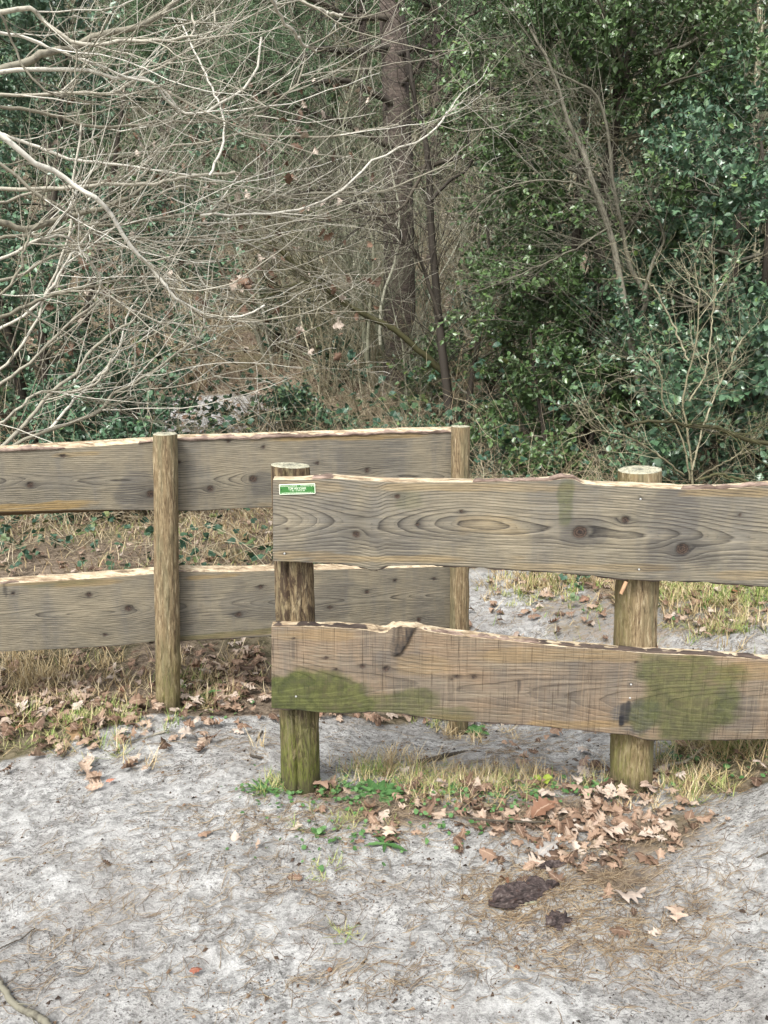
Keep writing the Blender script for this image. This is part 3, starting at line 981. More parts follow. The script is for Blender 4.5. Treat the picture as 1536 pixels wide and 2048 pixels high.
# metal screw heads in the lower plank
def screw(parent, px, py, r=0.0028):
    p = on_plane(px, py, *[np.array(a, float) for a in FP])
    n = 12
    th = np.arange(n) / n * 2 * PI
    mb_ = MB()
    rows = [np.stack([p[0] + rr * np.cos(th), np.full(n, p[1] - dy), p[2] + rr * np.sin(th)], -1) for rr, dy in ((r, -0.001), (r, 0.0012), (r * 0.8, 0.002), (r * 0.1, 0.0022))]
    mb_.add(np.concatenate(rows), quads=grid_quads(n, 4, True))
    mb_.build('screw', M['screw'], parent)
M['screw'] = NT('steel_screw').done((0.42, 0.42, 0.40), 0.4, None, 0.6)
for px, py in [(1260, 1396), (1262, 1369), (592, 1393), (1278, 1139), (1281, 998), (569, 1107)]:
    screw(lower_front if py > 1200 else upper_front, px, py)

# little peg of broken wood under the upper plank by the right post
c = at(1247, 1176, 2.13)
mbp = MB(); dq = norm(np.array([-0.45, -0.2, -1.0]))
v, q = tubes(np.stack([c - dq * 0.02, c, c + dq * 0.019])[None], np.array([[0.0055, 0.0058, 0.005]]), 7)
mbp.add(v, quads=q, tint=0.9)
mbp.add(v.reshape(3, 7, 3)[2], quads=[(0, 1, 2, 3), (0, 3, 4, 6)], tris=[(4, 5, 6)], tint=1.0)
M['peg'] = plain('splinter_wood', (0.42, 0.26, 0.15), 0.8, 0.2)
tag(mbp.build('splinter', M['peg'], front), 'small pale stub of broken wood under the upper plank')

# ---- name plate
def build_plaque():
    cs = [on_plane(x, y, (0, YF - 0.003, 0), (0, -1, 0)) for x, y in ((559, 989.5), (631, 987.5), (630, 967), (558, 969))]
    BL, BR, TR, TL = cs
    c = sum(cs) / 4
    X = norm(BR - BL); Z = norm(TL - BL)
    W, Hh = np.linalg.norm(BR - BL), np.linalg.norm(TL - BL)
    t = thing('name_plate', 'small green plastic name plate with white lettering on the upper plank', 'sign', tuple(c))
    R = Matrix(((X[0], 0, Z[0]), (X[1], -1, Z[1]), (X[2], 0, Z[2]))).to_4x4()

    def local(mbv):
        v = np.asarray(mbv, float)
        return c + v[:, 0:1] * X + v[:, 2:3] * Z + v[:, 1:2] * np.array([0, 1.0, 0])
    def rr_outline(w, h, r, n=6):
        pts = []
        for (cx, cz, a0) in ((w / 2 - r, h / 2 - r, 0), (-w / 2 + r, h / 2 - r, 90), (-w / 2 + r, -h / 2 + r, 180), (w / 2 - r, -h / 2 + r, 270)):
            for i in range(n):
                a = math.radians(a0 + 90 * i / (n - 1))
                pts.append((cx + r * math.cos(a), cz + r * math.sin(a)))
        return np.array(pts)
    def slab(w, h, r, y0, y1, inner=None):
        o = rr_outline(w, h, r); n = len(o)
        inn = rr_outline(*inner) if inner else o * 0.02
        rows = [np.stack([o[:, 0], np.full(n, y1), o[:, 1]], -1), np.stack([o[:, 0], np.full(n, y0 + .0002), o[:, 1]], -1), np.stack([o[:, 0] * .995, np.full(n, y0), o[:, 1] * .98], -1), np.stack([inn[:, 0], np.full(n, y0), inn[:, 1]], -1)]
        if inner:
            rows.append(np.stack([inn[:, 0], np.full(n, y1), inn[:, 1]], -1))
        m_ = MB(); m_.add(local(np.concatenate(rows)), quads=grid_quads(n, len(rows), True))
        return m_
    slab(W * .985, Hh * .97, 0.002, -0.0008, 0.0025).build('plate', M['plate'], t, smooth=False)
    slab(W, Hh, 0.0025, -0.0014, 0.0025, (W * .965, Hh * .87, 0.0015)).build('rim', M['ivory'], t, smooth=False)
    lines = [('Bosaannemersbedrijf  –  Boomverzorging', 0.335, 0.94, 0.165), ('TOM VAN SCHAIK', 0.07, 0.50, 0.25), ('T. 06 - 12 44 02 46', -0.135, 0.42, 0.165), ('www.bosaannemersbedrijf-tomvanschaik.nl', -0.345, 0.88, 0.155)]
    for txt, zc, wfrac, size in lines:
        cu = bpy.data.curves.new('lettering', 'FONT')
        cu.body = txt; cu.align_x = 'CENTER'; cu.align_y = 'CENTER'
        cu.size = Hh * size * 1.3
        cu.extrude = 0.0001; cu.offset = Hh * 0.003 if size > .2 else 0.0
        cu.resolution_u = 2
        cu.materials.append(M['ivory'])
        o = bpy.data.objects.new('lettering', cu)
        COL.objects.link(o)
        bpy.context.view_layer.update()
        sx = W * wfrac / max(o.dimensions.x, 1e-6)
        txm = bpy.data.meshes.new_from_object(o.evaluated_get(bpy.context.evaluated_depsgraph_get()))
        bpy.data.objects.remove(o)
        o = bpy.data.objects.new('lettering', txm)
        COL.objects.link(o)
        o.parent = t
        Mx = Matrix.Identity(4)
        for i in range(3):
            Mx[i][0] = X[i] * sx; Mx[i][1] = Z[i]; Mx[i][2] = (0, -1, 0)[i]
        off = Z * (zc * Hh)
        Mx[0][3], Mx[1][3], Mx[2][3] = off[0], off[1] - 0.0011, off[2]
        o.matrix_basis = Mx
    for sx in (-1, 1):
        n = 12; th = np.arange(n) / n * 2 * PI
        rows = [np.stack([sx * W * 0.445 + r_ * np.cos(th), np.full(n, y_), r_ * np.sin(th)], -1) for r_, y_ in ((0.0016, 0.0), (0.0016, -0.0014), (0.0002, -0.0018))]
        m_ = MB(); m_.add(local(np.concatenate(rows)), quads=grid_quads(n, 3, True)); m_.build('screw', M['screw_dark'], t)


M['plate'] = NT('green_plastic').done((0.035, 0.16, 0.03), 0.4, None, 0.5)
M['ivory'] = NT('pale_print').done((0.72, 0.80, 0.62), 0.5, None, 0.4)
M['screw_dark'] = NT('dark_screw').done((0.01, 0.015, 0.01), 0.5, None, 0.4)
build_plaque()

# ---- back fence
rear = thing('wooden_fence', 'farther wooden barrier whose two planks run behind slim round posts', 'fence', (-0.4, 2.95, 0))
PBL = at(333, 1150, 2.80); PBR = at(922, 1150, 3.10)
dirb = norm((PBR - PBL) * np.array([1, 1, 0])); nb = np.array([dirb[1], -dirb[0], 0])
build_post(rear, (330, 868), (337, 1418), 2.80, 49, 49, M['post_b'], 15, moss_bottom=0.5, slope=(0.0, 0.02), bulges=[(-0.3, 0.36, 0.006, 0.4, 0.03)], wet=0.5)
build_post(rear, (921, 853), (917, 1464), 3.10, 37, 38, M['post_b'], 21, moss_bottom=0.15, slope=(0.0, 0.0), crack=[(-1.4, 0.1, 0.6, 0.005, 0.06)], bulges=[(-0.5, 0.78, 0.003, 0.3, 0.05)], wet=0.4)
build_post(rear, (-300, 880), (-300, 1500), 2.55, 52, 52, M['post_b'], 25)
RP0 = PBL + np.array([nb[0], nb[1], 0]) * -0.040
RP = (tuple(RP0), tuple(nb))
UT = [(-600, 925), (-300, 915), (0, 903), (128, 897), (219, 891), (304, 884), (355, 880), (419, 879), (480, 877), (560, 875), (640, 872), (700, 871), (760, 867), (820, 866), (911, 864)]
UB = [(-600, 1050), (-300, 1038), (0, 1024), (128, 1020), (219, 1019), (304, 1020), (355, 1022), (419, 1020), (480, 1016), (543, 1014), (700, 1012), (911, 1008)]
o, ft, fb = build_plank(rear, UT, UB, [(-600, 12), (0, 12), (120, 15), (300, 12), (420, 12), (700, 13), (911, 12)], [(-600, 10), (0, 11), (150, 9), (300, 3), (543, 3), (911, 3)], RP, M['plank_c'], 51, 0.034,
            [(60, 970, 9), (302, 988, 11), (421, 977, 9), (506, 958, 10), (127, 912, 5), (457, 882, 5), (527, 894, 5), (635, 926, 5), (734, 941, 7), (830, 985, 9), (600, 985, 8), (-150, 960, 12), (357, 924, 5)],
            moss=[], greys=[(270, 985, 40, 40, 0.55), (760, 905, 60, 40, 0.35), (540, 970, 40, 30, 0.5), (700, 920, 40, 40, 0.3), (120, 960, 120, 20, 0.3)],
            yellows=[(60, 1015, 130, 10, 0.75), (720, 874, 190, 6, 0.6), (160, 908, 60, 6, 0.4), (560, 1008, 60, 6, 0.2)],
            z0=0.45, dfun=lambda u: 0.02 + 0.018 * np.sin(u * 19 + 1.0) * np.sin(u * 7), spacing=0.0068, x0=-400, x1=911, step=4.0, nrow=64, ring_k=1.0)
k = 0
xx = [(-390, -250), (-270, -120), (-140, -30), (-40, 60), (30, 132), (276, 306), (352, 430), (405, 470), (455, 540), (500, 600), (575, 660), (640, 720), (700, 775), (760, 850), (825, 903)]
for a, b in xx:
    bark_flake(o, (lambda x: ft(x) + np.array([0, -0.001, 0.000])), a, b, 300 + k, 0.013, .036, 0.000, 0.0); k += 1
    if k % 2:
        bark_flake(o, (lambda x: ft(x) + np.array([0, -0.003, -0.002])), a + 12, b - 14, 330 + k, 0.006, .016, 0.0, 0.0, M['bark'])

LT = [(-600, 1205), (-300, 1190), (0, 1168), (128, 1161), (219, 1155), (304, 1148), (355, 1144), (474, 1144), (550, 1141), (629, 1140), (719, 1138), (911, 1133)]
LB = [(-600, 1345), (-300, 1330), (0, 1303), (128, 1297), (219, 1292), (306, 1283), (359, 1282), (543, 1272), (700, 1264), (836, 1258), (911, 1255)]
o, ft, fb = build_plank(rear, LT, LB, [(-600, 10), (0, 11), (219, 13), (304, 12), (474, 11), (719, 9), (911, 8)], [(-600, 0), (0, 2), (911, 2)], RP, M['plank_c'], 73, 0.034,
            [(178, 1190, 8), (257, 1217, 9), (209, 1270, 5), (26, 1187, 5), (478, 1229, 8), (521, 1174, 6), (790, 1161, 5), (868, 1158, 4), (734, 1184, 6), (838, 1240, 7), (-200, 1260, 10), (660, 1215, 6)],
            greys=[(500, 1210, 60, 40, 0.5), (480, 1190, 16, 60, 0.3), (650, 1210, 60, 50, 0.45), (560, 1225, 80, 20, 0.4), (330, 1240, 90, 30, 0.2)],
            yellows=[(180, 1166, 90, 9, 0.45), (440, 1152, 70, 5, 0.5), (90, 1165, 100, 4, 0.4), (460, 1270, 120, 7, 0.35)], moss=[(420, 1272, 160, 7, 0.4), (120, 1168, 90, 7, 0.3)],
            darks=[(10, 1180, 3, 18, 0.6)],
            z0=0.52, dfun=lambda u: 0.024 + 0.02 * np.sin(u * 15 + 2.2) * np.cos(u * 6), spacing=0.0066, x0=-400, x1=911, step=4.0, nrow=64)
for a, b in [(-390, -300), (-200, -60), (-70, 40), (350, 400)]:
    bark_flake(o, ft, a, b, 400 + k, 0.006, .03, 0.001, 0.004); k += 1
for a, b in [(-300, 100), (90, 310), (350, 560), (540, 760), (740, 905)]:
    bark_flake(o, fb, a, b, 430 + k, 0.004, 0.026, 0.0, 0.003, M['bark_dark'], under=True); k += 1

# ------------------------------------------------------------------ vegetation helpers
def gz(x, y):
    return float(height(np.array([x]), np.array([y]), False)[0])



LEAF_V = np.array([(0, 0, 0), (0.3, 0.34, 0.09), (0.72, 0.25, 0.07), (1.0, 0, -0.05), (0.72, -0.25, 0.07), (0.3, -0.34, 0.09)])
LEAF_F = np.array([(0, 3, 2), (0, 2, 1), (0, 4, 3), (0, 5, 4)])
# a spiny holly leaf seen large
HV = [(0.0, 0, 0)]
for t_, w_ in ((0.12, .24), (.2, .5), (.3, .34), (.42, .58), (.52, .38), (.64, .55), (.74, .3), (.84, .34)):
    HV += [(t_, w_, 0.06 + .12 * w_), (t_, 0, 0), (t_, -w_, 0.06 + .12 * w_)]
HV += [(1.05, 0, -0.04)]
HV = np.array(HV)
HF = [(0, 2, 1), (0, 3, 2)]
for k_ in range(7):
    a_ = 1 + 3 * k_
    HF += [(a_, a_ + 1, a_ + 4), (a_, a_ + 4, a_ + 3), (a_ + 1, a_ + 2, a_ + 5), (a_ + 1, a_ + 5, a_ + 4)]
HF += [(22, 23, 25), (23, 24, 25)]
HF = np.array(HF)
TRI_V = np.array([(0, 0.02, 0), (0, -0.02, 0), (1.0, 0, 0)])
NEED_V = np.array([(0, 0.012, 0), (0, -0.012, 0), (0.5, -0.012, 0.03), (0.5, 0.012, 0.03), (1, 0, 0)])
NEED_F = np.array([(0, 1, 2), (0, 2, 3), (3, 2, 4)])


def tube_mb(pts, R, sides, rng, tint=None):
    m = MB()
    v, q = tubes(pts, R, sides)
    ti = rng.uniform(0, 1, len(pts)) if tint is None else tint
    m.add(v, quads=q, tint=np.repeat(ti, pts.shape[1] * sides))
    return m


def holly(name, label, X, Y, H, rx, ry, seed, mat, n1=46, n2=420, n3=3000, per=11, leaf=0.05, low=0.12, trunks=2, parts=False, group=None, cat='holly tree', lean=(0, 0)):
    rng = np.random.default_rng(seed)
    z0 = gz(X, Y)
    root = thing(name, label, cat, (X, Y, z0), group)
    P = 9
    st = np.stack([X + rng.normal(0, 0.10, trunks), Y + rng.normal(0, 0.08, trunks), np.full(trunks, z0 - 0.1)], -1)
    d = norm(np.stack([rng.normal(lean[0], 0.10, trunks), rng.normal(lean[1], 0.08, trunks), np.ones(trunks)], -1))
    tp = grow(st, d, np.full(trunks, H * 0.97), P, 0.07, (0, 0, 0.05), rng)
    tr = taper(np.full(trunks, 0.018 + 0.010 * H), P, 0.2)
    for i in range(trunks):
        tube_mb(tp[i:i + 1], tr[i:i + 1], 8, rng, np.array([0.5])).build('trunk', M['twig_dark'], root)
    # first order limbs: reach set by a rounded outline
    s, dd, r = spawn(tp, tr, n1, low, 0.98, (0.9, 1.5), rng)
    hh = (s[:, 2] - z0) / H
    prof = np.sqrt(np.clip(1 - ((hh - 0.42) / 0.62) ** 2, 0.05, 1)) * rng.uniform(0.7, 1.12, n1)
    a = np.arctan2(dd[:, 1], dd[:, 0])
    reach = prof / np.sqrt((np.cos(a) / rx) ** 2 + (np.sin(a) / ry) ** 2)
    dd[:, 2] = np.abs(dd[:, 2]) * 0.5 + 0.15
    b1 = grow(s, dd, reach * 1.05, 7, 0.13, (0, 0, -0.02), rng)
    r1 = taper(np.minimum(r * 0.6, 0.016), 7, 0.3)
    s, dd, r = spawn(b1, r1, n2, 0.2, 1.0, (0.4, 1.1), rng)
    b2 = grow(s, dd, rng.uniform(0.28, 0.62, n2) * min(1, H / 3), 5, 0.15, (0, 0, 0.02), rng)
    r2 = taper(np.minimum(r * 0.6, 0.006), 5, 0.4)
    s, dd, r = spawn(b2, r2, n3, 0.25, 1.0, (0.3, 1.0), rng)
    b3 = grow(s, dd, rng.uniform(0.10, 0.26, n3), 4, 0.14, (0, 0, 0.05), rng)
    r3 = taper(np.full(n3, 0.0022), 4, 0.5)
    mb = MB()
    for b, r_, sd_ in ((b1, r1, 4), (b2, r2, 3), (b3, r3, 3)):
        v, q = tubes(b, r_, sd_)
        mb.add(v, quads=q, tint=np.repeat(rng.uniform(0, 1, len(b)), b.shape[1] * sd_))
    mb.build('branches', M['twig_mid'], root)['kind'] = 'stuff'
    # leaves along the last twigs
    n = n3 * per
    i = np.repeat(np.arange(n3), per)
    t = np.tile(np.linspace(0.1, 1.0, per), n3) * 3
    k = np.minimum(t.astype(int), 2); f = (t - k)[:, None]
    pos = b3[i, k] * (1 - f) + b3[i, k + 1] * f
    td = norm(b3[i, k + 1] - b3[i, k])
    side = norm(np.cross(td, rng.normal(size=(n, 3))))
    dirs = norm(td * rng.uniform(0.2, 0.9, (n, 1)) + side)
    up = norm(rng.normal(size=(n, 3)) * 0.55 + np.array([0, -0.25, 1.0]))
    size = leaf * rng.uniform(0.65, 1.25, n)
    tint = np.clip(rng.normal(0.42, 0.2, n) + 0.18 * fbm(pos[:, 0] * 3, pos[:, 1] * 3, pos[:, 2] * 3, seed=seed, oct=2), 0, 0.9)
    tint = np.where(rng.random(n) < 0.012, 0.985, tint)
    near = np.zeros(n, bool)
    if parts:
        dist = np.abs(pos[:, 1]) + 0.2 * np.abs(pos[:, 0])
        pxx = 768 + pos[:, 0] / pos[:, 1] * F
        dist = np.where((pxx > 1100) & (pxx < 1560) & (pos[:, 2] > 0.5) & (pos[:, 2] < 2.6), dist, 1e3)
        near[np.argsort(dist)[:300]] = True
        me_ = MB(); me_.add(HV * np.array([1, 0.8, 1]), tris=HF)
        lm = me_.mesh('leaf', mat)
        for j in np.nonzero(near)[0]:
            o = bpy.data.objects.new('leaf', lm)
            x = dirs[j]; y = norm(np.cross(up[j], x)); z = np.cross(x, y); sz = size[j] * 1.15
            mt = Matrix.Identity(4)
            for c in range(3):
                mt[c][0], mt[c][1], mt[c][2], mt[c][3] = x[c] * sz, y[c] * sz, z[c] * sz, (pos[j] - WLOC[root.name])[c]
            o.parent = root
            o.matrix_basis = mt
            COL.objects.link(o)
    keep = ~near
    v, fa = place(LEAF_V, LEAF_F, pos[keep], dirs[keep], up[keep], size[keep])
    mb = MB(); mb.add(v, tris=fa, tint=np.repeat(tint[keep], len(LEAF_V)))
    mb.build('foliage', mat, root, smooth=False)['kind'] = 'stuff'
    return root


def traced(root, traces, mat, seed, n2, n3, l2=(0.25, 0.7), l3=(0.08, 0.3), arch=(0, 0, 0.03), wob=0.12, sides=7, r2max=0.0045, n4=0, bias=None, pmin=0.15, wtip=0.0011, crook=0.006, ang=(0.35, 1.1)):
    """branches followed from the photograph at real distances; side twigs grow from them"""
    rng = np.random.default_rng(seed)
    P = 26
    A, RR = [], []
    for (pts, w0, w1, ya, yb) in traces:
        k = len(pts)
        p = np.array([at(x, y, ya + (yb - ya) * i / (k - 1)) for i, (x, y) in enumerate(pts)])
        if crook:
            p[1:-1] += rng.normal(0, crook, p[1:-1].shape) * np.array([1, 3, 1])
        c = smooth_line(p, P)
        c += 0.0035 * rng.normal(size=c.shape)
        sc = c[:, 1] / F
        R = np.linspace(w0, w1, P) / 2 * sc
        A.append(c); RR.append(R)
        m = MB(); v, q = tubes(c[None], R[None], sides); m.add(v, quads=q, tint=rng.uniform(0.05, 0.85))
        m.build('branch', mat, root)
    A, RR = np.array(A), np.array(RR)
    ln = np.linalg.norm(np.diff(A, axis=1), axis=2).sum(1)
    s, d, r = spawn(A, RR, n2, pmin, 1.0, ang, rng, ln / ln.sum())
    if bias is not None:
        d = norm(d + np.asarray(bias))
    b2 = grow(s, d, rng.uniform(l2[0], l2[1], n2), 10, wob, arch, rng)
    r2 = taper(np.minimum(r * 0.62, r2max) * rng.uniform(0.6, 1, n2), 10, 0.35)
    s, d, r = spawn(b2, r2, n3, 0.1, 1.0, (0.5, 1.3), rng)
    b3 = grow(s, d, rng.uniform(l3[0], l3[1], n3), 6, wob * 1.3, arch, rng)
    r3 = np.maximum(taper(np.minimum(r * 0.7, 0.0022), 6, 0.5), wtip)
    mb = MB()
    tree = [(b2, r2, 4), (b3, r3, 3)]
    if n4:
        s, d, r = spawn(b3, r3, n4, 0.2, 1.0, (0.4, 1.2), rng)
        b4 = grow(s, d, rng.uniform(0.03, 0.10, n4), 4, 0.2, arch, rng)
        tree.append((b4, np.full((n4, 4), wtip), 3))
    for b, r_, sd_ in tree:
        v, q = tubes(b, r_, sd_)
        mb.add(v, quads=q, tint=np.repeat(np.clip(rng.normal(0.40, 0.32, len(b)), 0, 1), b.shape[1] * sd_))
    o = mb.build('twigs', mat, root); o['kind'] = 'stuff'
    return A, b2, b3


def copy_tree(o, x, y, rz, sc, label=None, sink=0.0):
    c = o.copy()
    COL.objects.link(c)
    c.location = (x, y, gz(x, y) - sink)
    c.rotation_euler = (0, 0, rz)
    c.scale = (sc, sc, sc * random.uniform(0.9, 1.1))
    if label:
        c['label'] = label
    for ch in o.children:
        k = ch.copy()
        COL.objects.link(k)
        k.parent = c
    return c


# ---- bare pale shrub reaching in from the upper left
shrub = thing('bare_shrub', 'leafless shrub with pale crooked branches reaching over the farther fence', 'shrub', (-2.7, 4.3, gz(-2.7, 4.3)))
TRC = [
    ([(-60, 165), (0, 145), (40, 125), (90, 110), (130, 95), (180, 72), (250, 58), (290, 45), (330, 20), (365, -10)], 15, 8, 3.7, 4.2),
    ([(-60, 150), (0, 148), (90, 146), (185, 146), (235, 158), (275, 155), (310, 170), (340, 205), (390, 230), (430, 215), (480, 180), (515, 140), (520, 75)], 8, 4, 3.6, 4.3),
    ([(-30, 20), (0, 22), (60, 25), (80, 38), (140, 75), (200, 80), (260, 78), (330, 80), (380, 70), (388, 45), (385, 25)], 9, 4, 3.8, 4.0),
    ([(-30, 55), (0, 65), (60, 78), (130, 105), (180, 125), (240, 145), (310, 165), (345, 210), (365, 240)], 6, 4, 3.5, 4.0),
    ([(-40, 195), (0, 190), (80, 185), (150, 184), (230, 190), (270, 160), (330, 128), (380, 95), (420, 60), (430, 0)], 6, 4, 4.0, 4.4),
    ([(-40, 205), (0, 212), (50, 218), (130, 240), (200, 250), (260, 250), (310, 245), (345, 240), (400, 250), (480, 235), (550, 210), (590, 170), (608, 115)], 7, 3, 4.0, 4.7),
    ([(-60, 220), (0, 270), (50, 310), (110, 345), (145, 370), (190, 395), (225, 430), (250, 480), (280, 515), (310, 550), (350, 590), (395, 620), (425, 635), (490, 630), (530, 610)], 12, 3.5, 3.3, 3.9),
    ([(-60, 378), (0, 375), (100, 375), (200, 372), (290, 370), (340, 358), (400, 350), (470, 343)], 8, 5, 3.9, 4.2),
    ([(-60, 440), (0, 445), (50, 457), (90, 447), (140, 430), (200, 418), (240, 410), (280, 385), (310, 350)], 14, 6, 3.6, 4.2),
    ([(-60, 255), (0, 270), (60, 290), (120, 310), (180, 325), (250, 335), (340, 345), (420, 352)], 7, 4, 4.2, 4.6),
    ([(-60, 650), (0, 630), (60, 605), (120, 590), (180, 575), (240, 562), (300, 560), (380, 565), (450, 565)], 8, 3, 3.5, 4.4),
    ([(-40, 680), (0, 660), (60, 620), (110, 570), (130, 530), (160, 490), (200, 440), (225, 425)], 6, 4, 3.8, 4.0),
    ([(-20, 610), (0, 590), (30, 550), (55, 500), (65, 460), (85, 445)], 6, 4, 3.4, 3.6),
    ([(-30, 570), (35, 545), (100, 510), (180, 485), (260, 478), (350, 475), (420, 475), (500, 490), (550, 520), (600, 545), (640, 570)], 6, 3.5, 3.8, 4.8),
    ([(180, 580), (230, 600), (280, 630), (350, 645), (430, 650), (480, 650)], 5, 3, 3.9, 4.3),
    ([(-40, 920), (15, 880), (55, 830), (100, 790), (155, 745), (180, 710), (220, 670), (270, 640)], 9, 5, 3.4, 3.8),
    ([(-20, 920), (40, 880), (120, 855), (190, 825), (230, 790), (280, 755), (330, 722), (370, 700), (400, 670), (410, 640)], 8, 4, 3.5, 4.1),
    ([(-40, 870), (0, 850), (50, 810), (80, 790), (150, 780), (200, 760), (220, 720)], 6, 4, 3.3, 3.6),
    ([(380, 655), (395, 700), (420, 740), (450, 770), (485, 790)], 4.5, 3, 3.9, 4.1),
    ([(520, -40), (540, 0), (560, 40), (590, 70), (615, 95), (635, 105)], 7, 5, 3.4, 3.8),
    ([(560, -20), (600, 0), (650, 25), (685, 32)], 6, 5, 3.5, 3.7),
    ([(425, 500), (445, 540), (470, 580), (510, 620), (530, 640), (540, 680), (548, 695)], 4, 3, 3.9, 4.2),
    ([(400, 430), (500, 430), (600, 420), (680, 380), (750, 320), (850, 270), (900, 220), (925, 200)], 5, 3, 4.2, 5.2),
    ([(300, 440), (380, 430), (430, 425), (500, 400), (560, 390), (650, 385), (760, 380), (840, 350), (900, 330)], 6, 3, 4.0, 5.4),
    ([(-40, 330), (0, 330), (90, 400), (130, 425), (165, 460), (230, 465)], 8, 4, 3.6, 4.0),
    ([(-40, 420), (0, 405), (60, 385), (150, 372), (260, 345), (330, 300), (400, 285), (480, 268), (560, 270), (650, 272), (730, 262), (800, 250)], 6, 3, 4.4, 5.2),
    ([(-40, 500), (0, 480), (80, 470), (160, 455), (250, 445), (330, 440), (420, 455), (480, 470), (560, 500), (650, 505), (690, 508)], 7, 3, 4.0, 5.0),
    ([(420, 350), (440, 290), (448, 240), (430, 190), (400, 120), (360, 40)], 5, 3, 4.0, 4.3),
    ([(-40, 760), (0, 740), (40, 700), (70, 640), (100, 560), (140, 470), (150, 380), (165, 250)], 6, 4, 3.6, 4.2),
    ([(-40, 20), (0, 30), (20, 90), (60, 150), (110, 190), (140, 170), (155, 100)], 5, 3, 3.3, 3.6),
    ([(300, 400), (360, 370), (410, 400), (470, 420), (540, 425), (600, 440), (660, 430)], 4, 3, 4.1, 4.9),
    ([(-50, 540), (0, 520), (70, 480), (120, 470), (170, 510), (200, 560), (190, 600)], 7, 4, 3.5, 3.8),
    ([(-50, 800), (0, 770), (60, 720), (130, 660), (200, 600), (270, 560), (340, 530), (420, 520)], 7, 3, 3.9, 4.5),
    ([(100, 860), (150, 800), (200, 750), (240, 700), (250, 640), (280, 590)], 6, 3, 4.2, 4.6),
]
traced(shrub, TRC, M['twig_pale'], 5, 360, 1500, l2=(0.25, 1.1), l3=(0.08, 0.36), arch=(0.02, 0, 0.035), wob=0.105, n4=1300, bias=(0.5, 0.0, 0.0), crook=0.005, r2max=0.0040, wtip=0.0010, ang=(0.4, 1.2))

# ---- hollies
holly('holly_tree', 'tall open green holly tree right of the dark pine trunk', 1.8, 7.4, 5.4, 1.25, 1.2, 11, M['holly'], n1=64, n2=620, n3=4000, per=12, leaf=0.046, low=0.27, trunks=3)
holly('holly_bush', 'dense bluish holly bush behind the dead bush at the far edge', 2.75, 5.6, 3.0, 1.35, 1.0, 12, M['holly_blue'], n1=60, n2=660, n3=4300, per=12, leaf=0.046, low=0.03, trunks=3, parts=True, cat='holly bush')
holly('holly_tree', 'tall bluish holly tree rising behind the dense holly bush', 3.35, 8.2, 6.0, 1.3, 1.2, 13, M['holly_blue'], n1=48, n2=380, n3=2300, per=9, leaf=0.055, low=0.2, trunks=2)
holly('holly_bush', 'low dark holly bush under the leaning grey stems', 1.7, 6.9, 1.7, 0.8, 0.6, 14, M['holly'], n1=34, n2=300, n3=1900, per=10, leaf=0.05, low=0.04, trunks=3, cat='holly bush')
holly('holly_tree', 'dark holly tree behind the pale leafless shrub', -3.15, 7.3, 4.2, 1.25, 1.1, 15, M['holly_blue'], n1=54, n2=480, n3=3000, per=10, leaf=0.046, low=0.03, trunks=3)
holly('holly_bush', 'low dark holly bush at the foot of the dark holly tree beside the sandy path', -2.25, 6.3, 1.15, 0.5, 0.45, 16, M['holly_blue'], n1=28, n2=200, n3=1200, per=9, leaf=0.048, low=0.05, trunks=3, cat='holly bush')
holly('holly_bush', 'small teal holly seedling bush in the brambles below the mossy leaning limb', -0.95, 8.6, 0.95, 0.4, 0.35, 17, M['holly_blue'], n1=14, n2=80, n3=420, per=9, leaf=0.05, low=0.1, trunks=2, cat='holly bush')
GB = 'small holly seedlings in the undergrowth'
seed_bush = [o for o in bpy.data.objects if o.name.startswith('holly_bush') and 'seedling' in o.get('label', '')][0]
random.seed(4)
for x, y, s_ in [(1.15, 9.4, .7), (-0.6, 12.2, .9), (0.7, 11.0, 1.0), (0.1, 13.8, 1.5), (-1.6, 13.4, 1.3), (1.6, 12.3, 1.5), (2.4, 9.2, 1.0), (1.0, 7.0, .6), (0.55, 7.6, .7), (2.0, 5.6, .55), (2.6, 5.0, .5)]:
    c = copy_tree(seed_bush, x, y, random.uniform(0, 6.28), s_, 'small green holly seedling bush deep in the brown undergrowth')
    c['group'] = GB
holly('holly_tree', 'slim holly tree with gaps standing close to the dark pine trunk', 0.95, 8.7, 3.0, 0.6, 0.5, 18, M['holly'], n1=22, n2=130, n3=600, per=9, leaf=0.055, low=0.25, trunks=2)

# ---- stems that can be told apart in the middle distance
def stem_thing(name, label, cat, base, traces, mat, seed, n2, n3, **kw):
    t = thing(name, label, cat, (base[0], base[1], gz(base[0], base[1])))
    traced(t, traces, mat, seed, n2, n3, **kw)
    return t


stem_thing('young_tree', 'leafless young tree with two leaning grey stems in front of the holly', 'tree', (2.0, 5.9),
           [([(1290, 800), (1275, 740), (1262, 690), (1240, 560), (1215, 450), (1190, 380), (1165, 300), (1135, 230), (1100, 130), (1060, 60)], 17, 4, 6.0, 6.0),
            ([(1275, 640), (1290, 590), (1265, 540), (1245, 470), (1225, 370), (1222, 300), (1200, 200), (1140, 160), (1050, 120)], 11, 3, 6.0, 6.0),
            ([(1285, 600), (1310, 520), (1330, 480), (1310, 430), (1290, 400)], 7, 3, 5.9, 5.8),
            ([(1190, 380), (1130, 360), (1050, 365), (980, 390), (930, 440)], 4, 2, 6.0, 5.9),
            ([(1225, 450), (1150, 500), (1080, 530), (1020, 560), (960, 580)], 4, 2, 6.0, 5.8)],
           M['twig_mid'], 21, 150, 750, l2=(0.3, 1.1), arch=(-0.01, 0, 0.02), n4=500, wtip=0.0010, r2max=0.003, bias=(-0.6, -0.1, 0.1), wob=0.08)
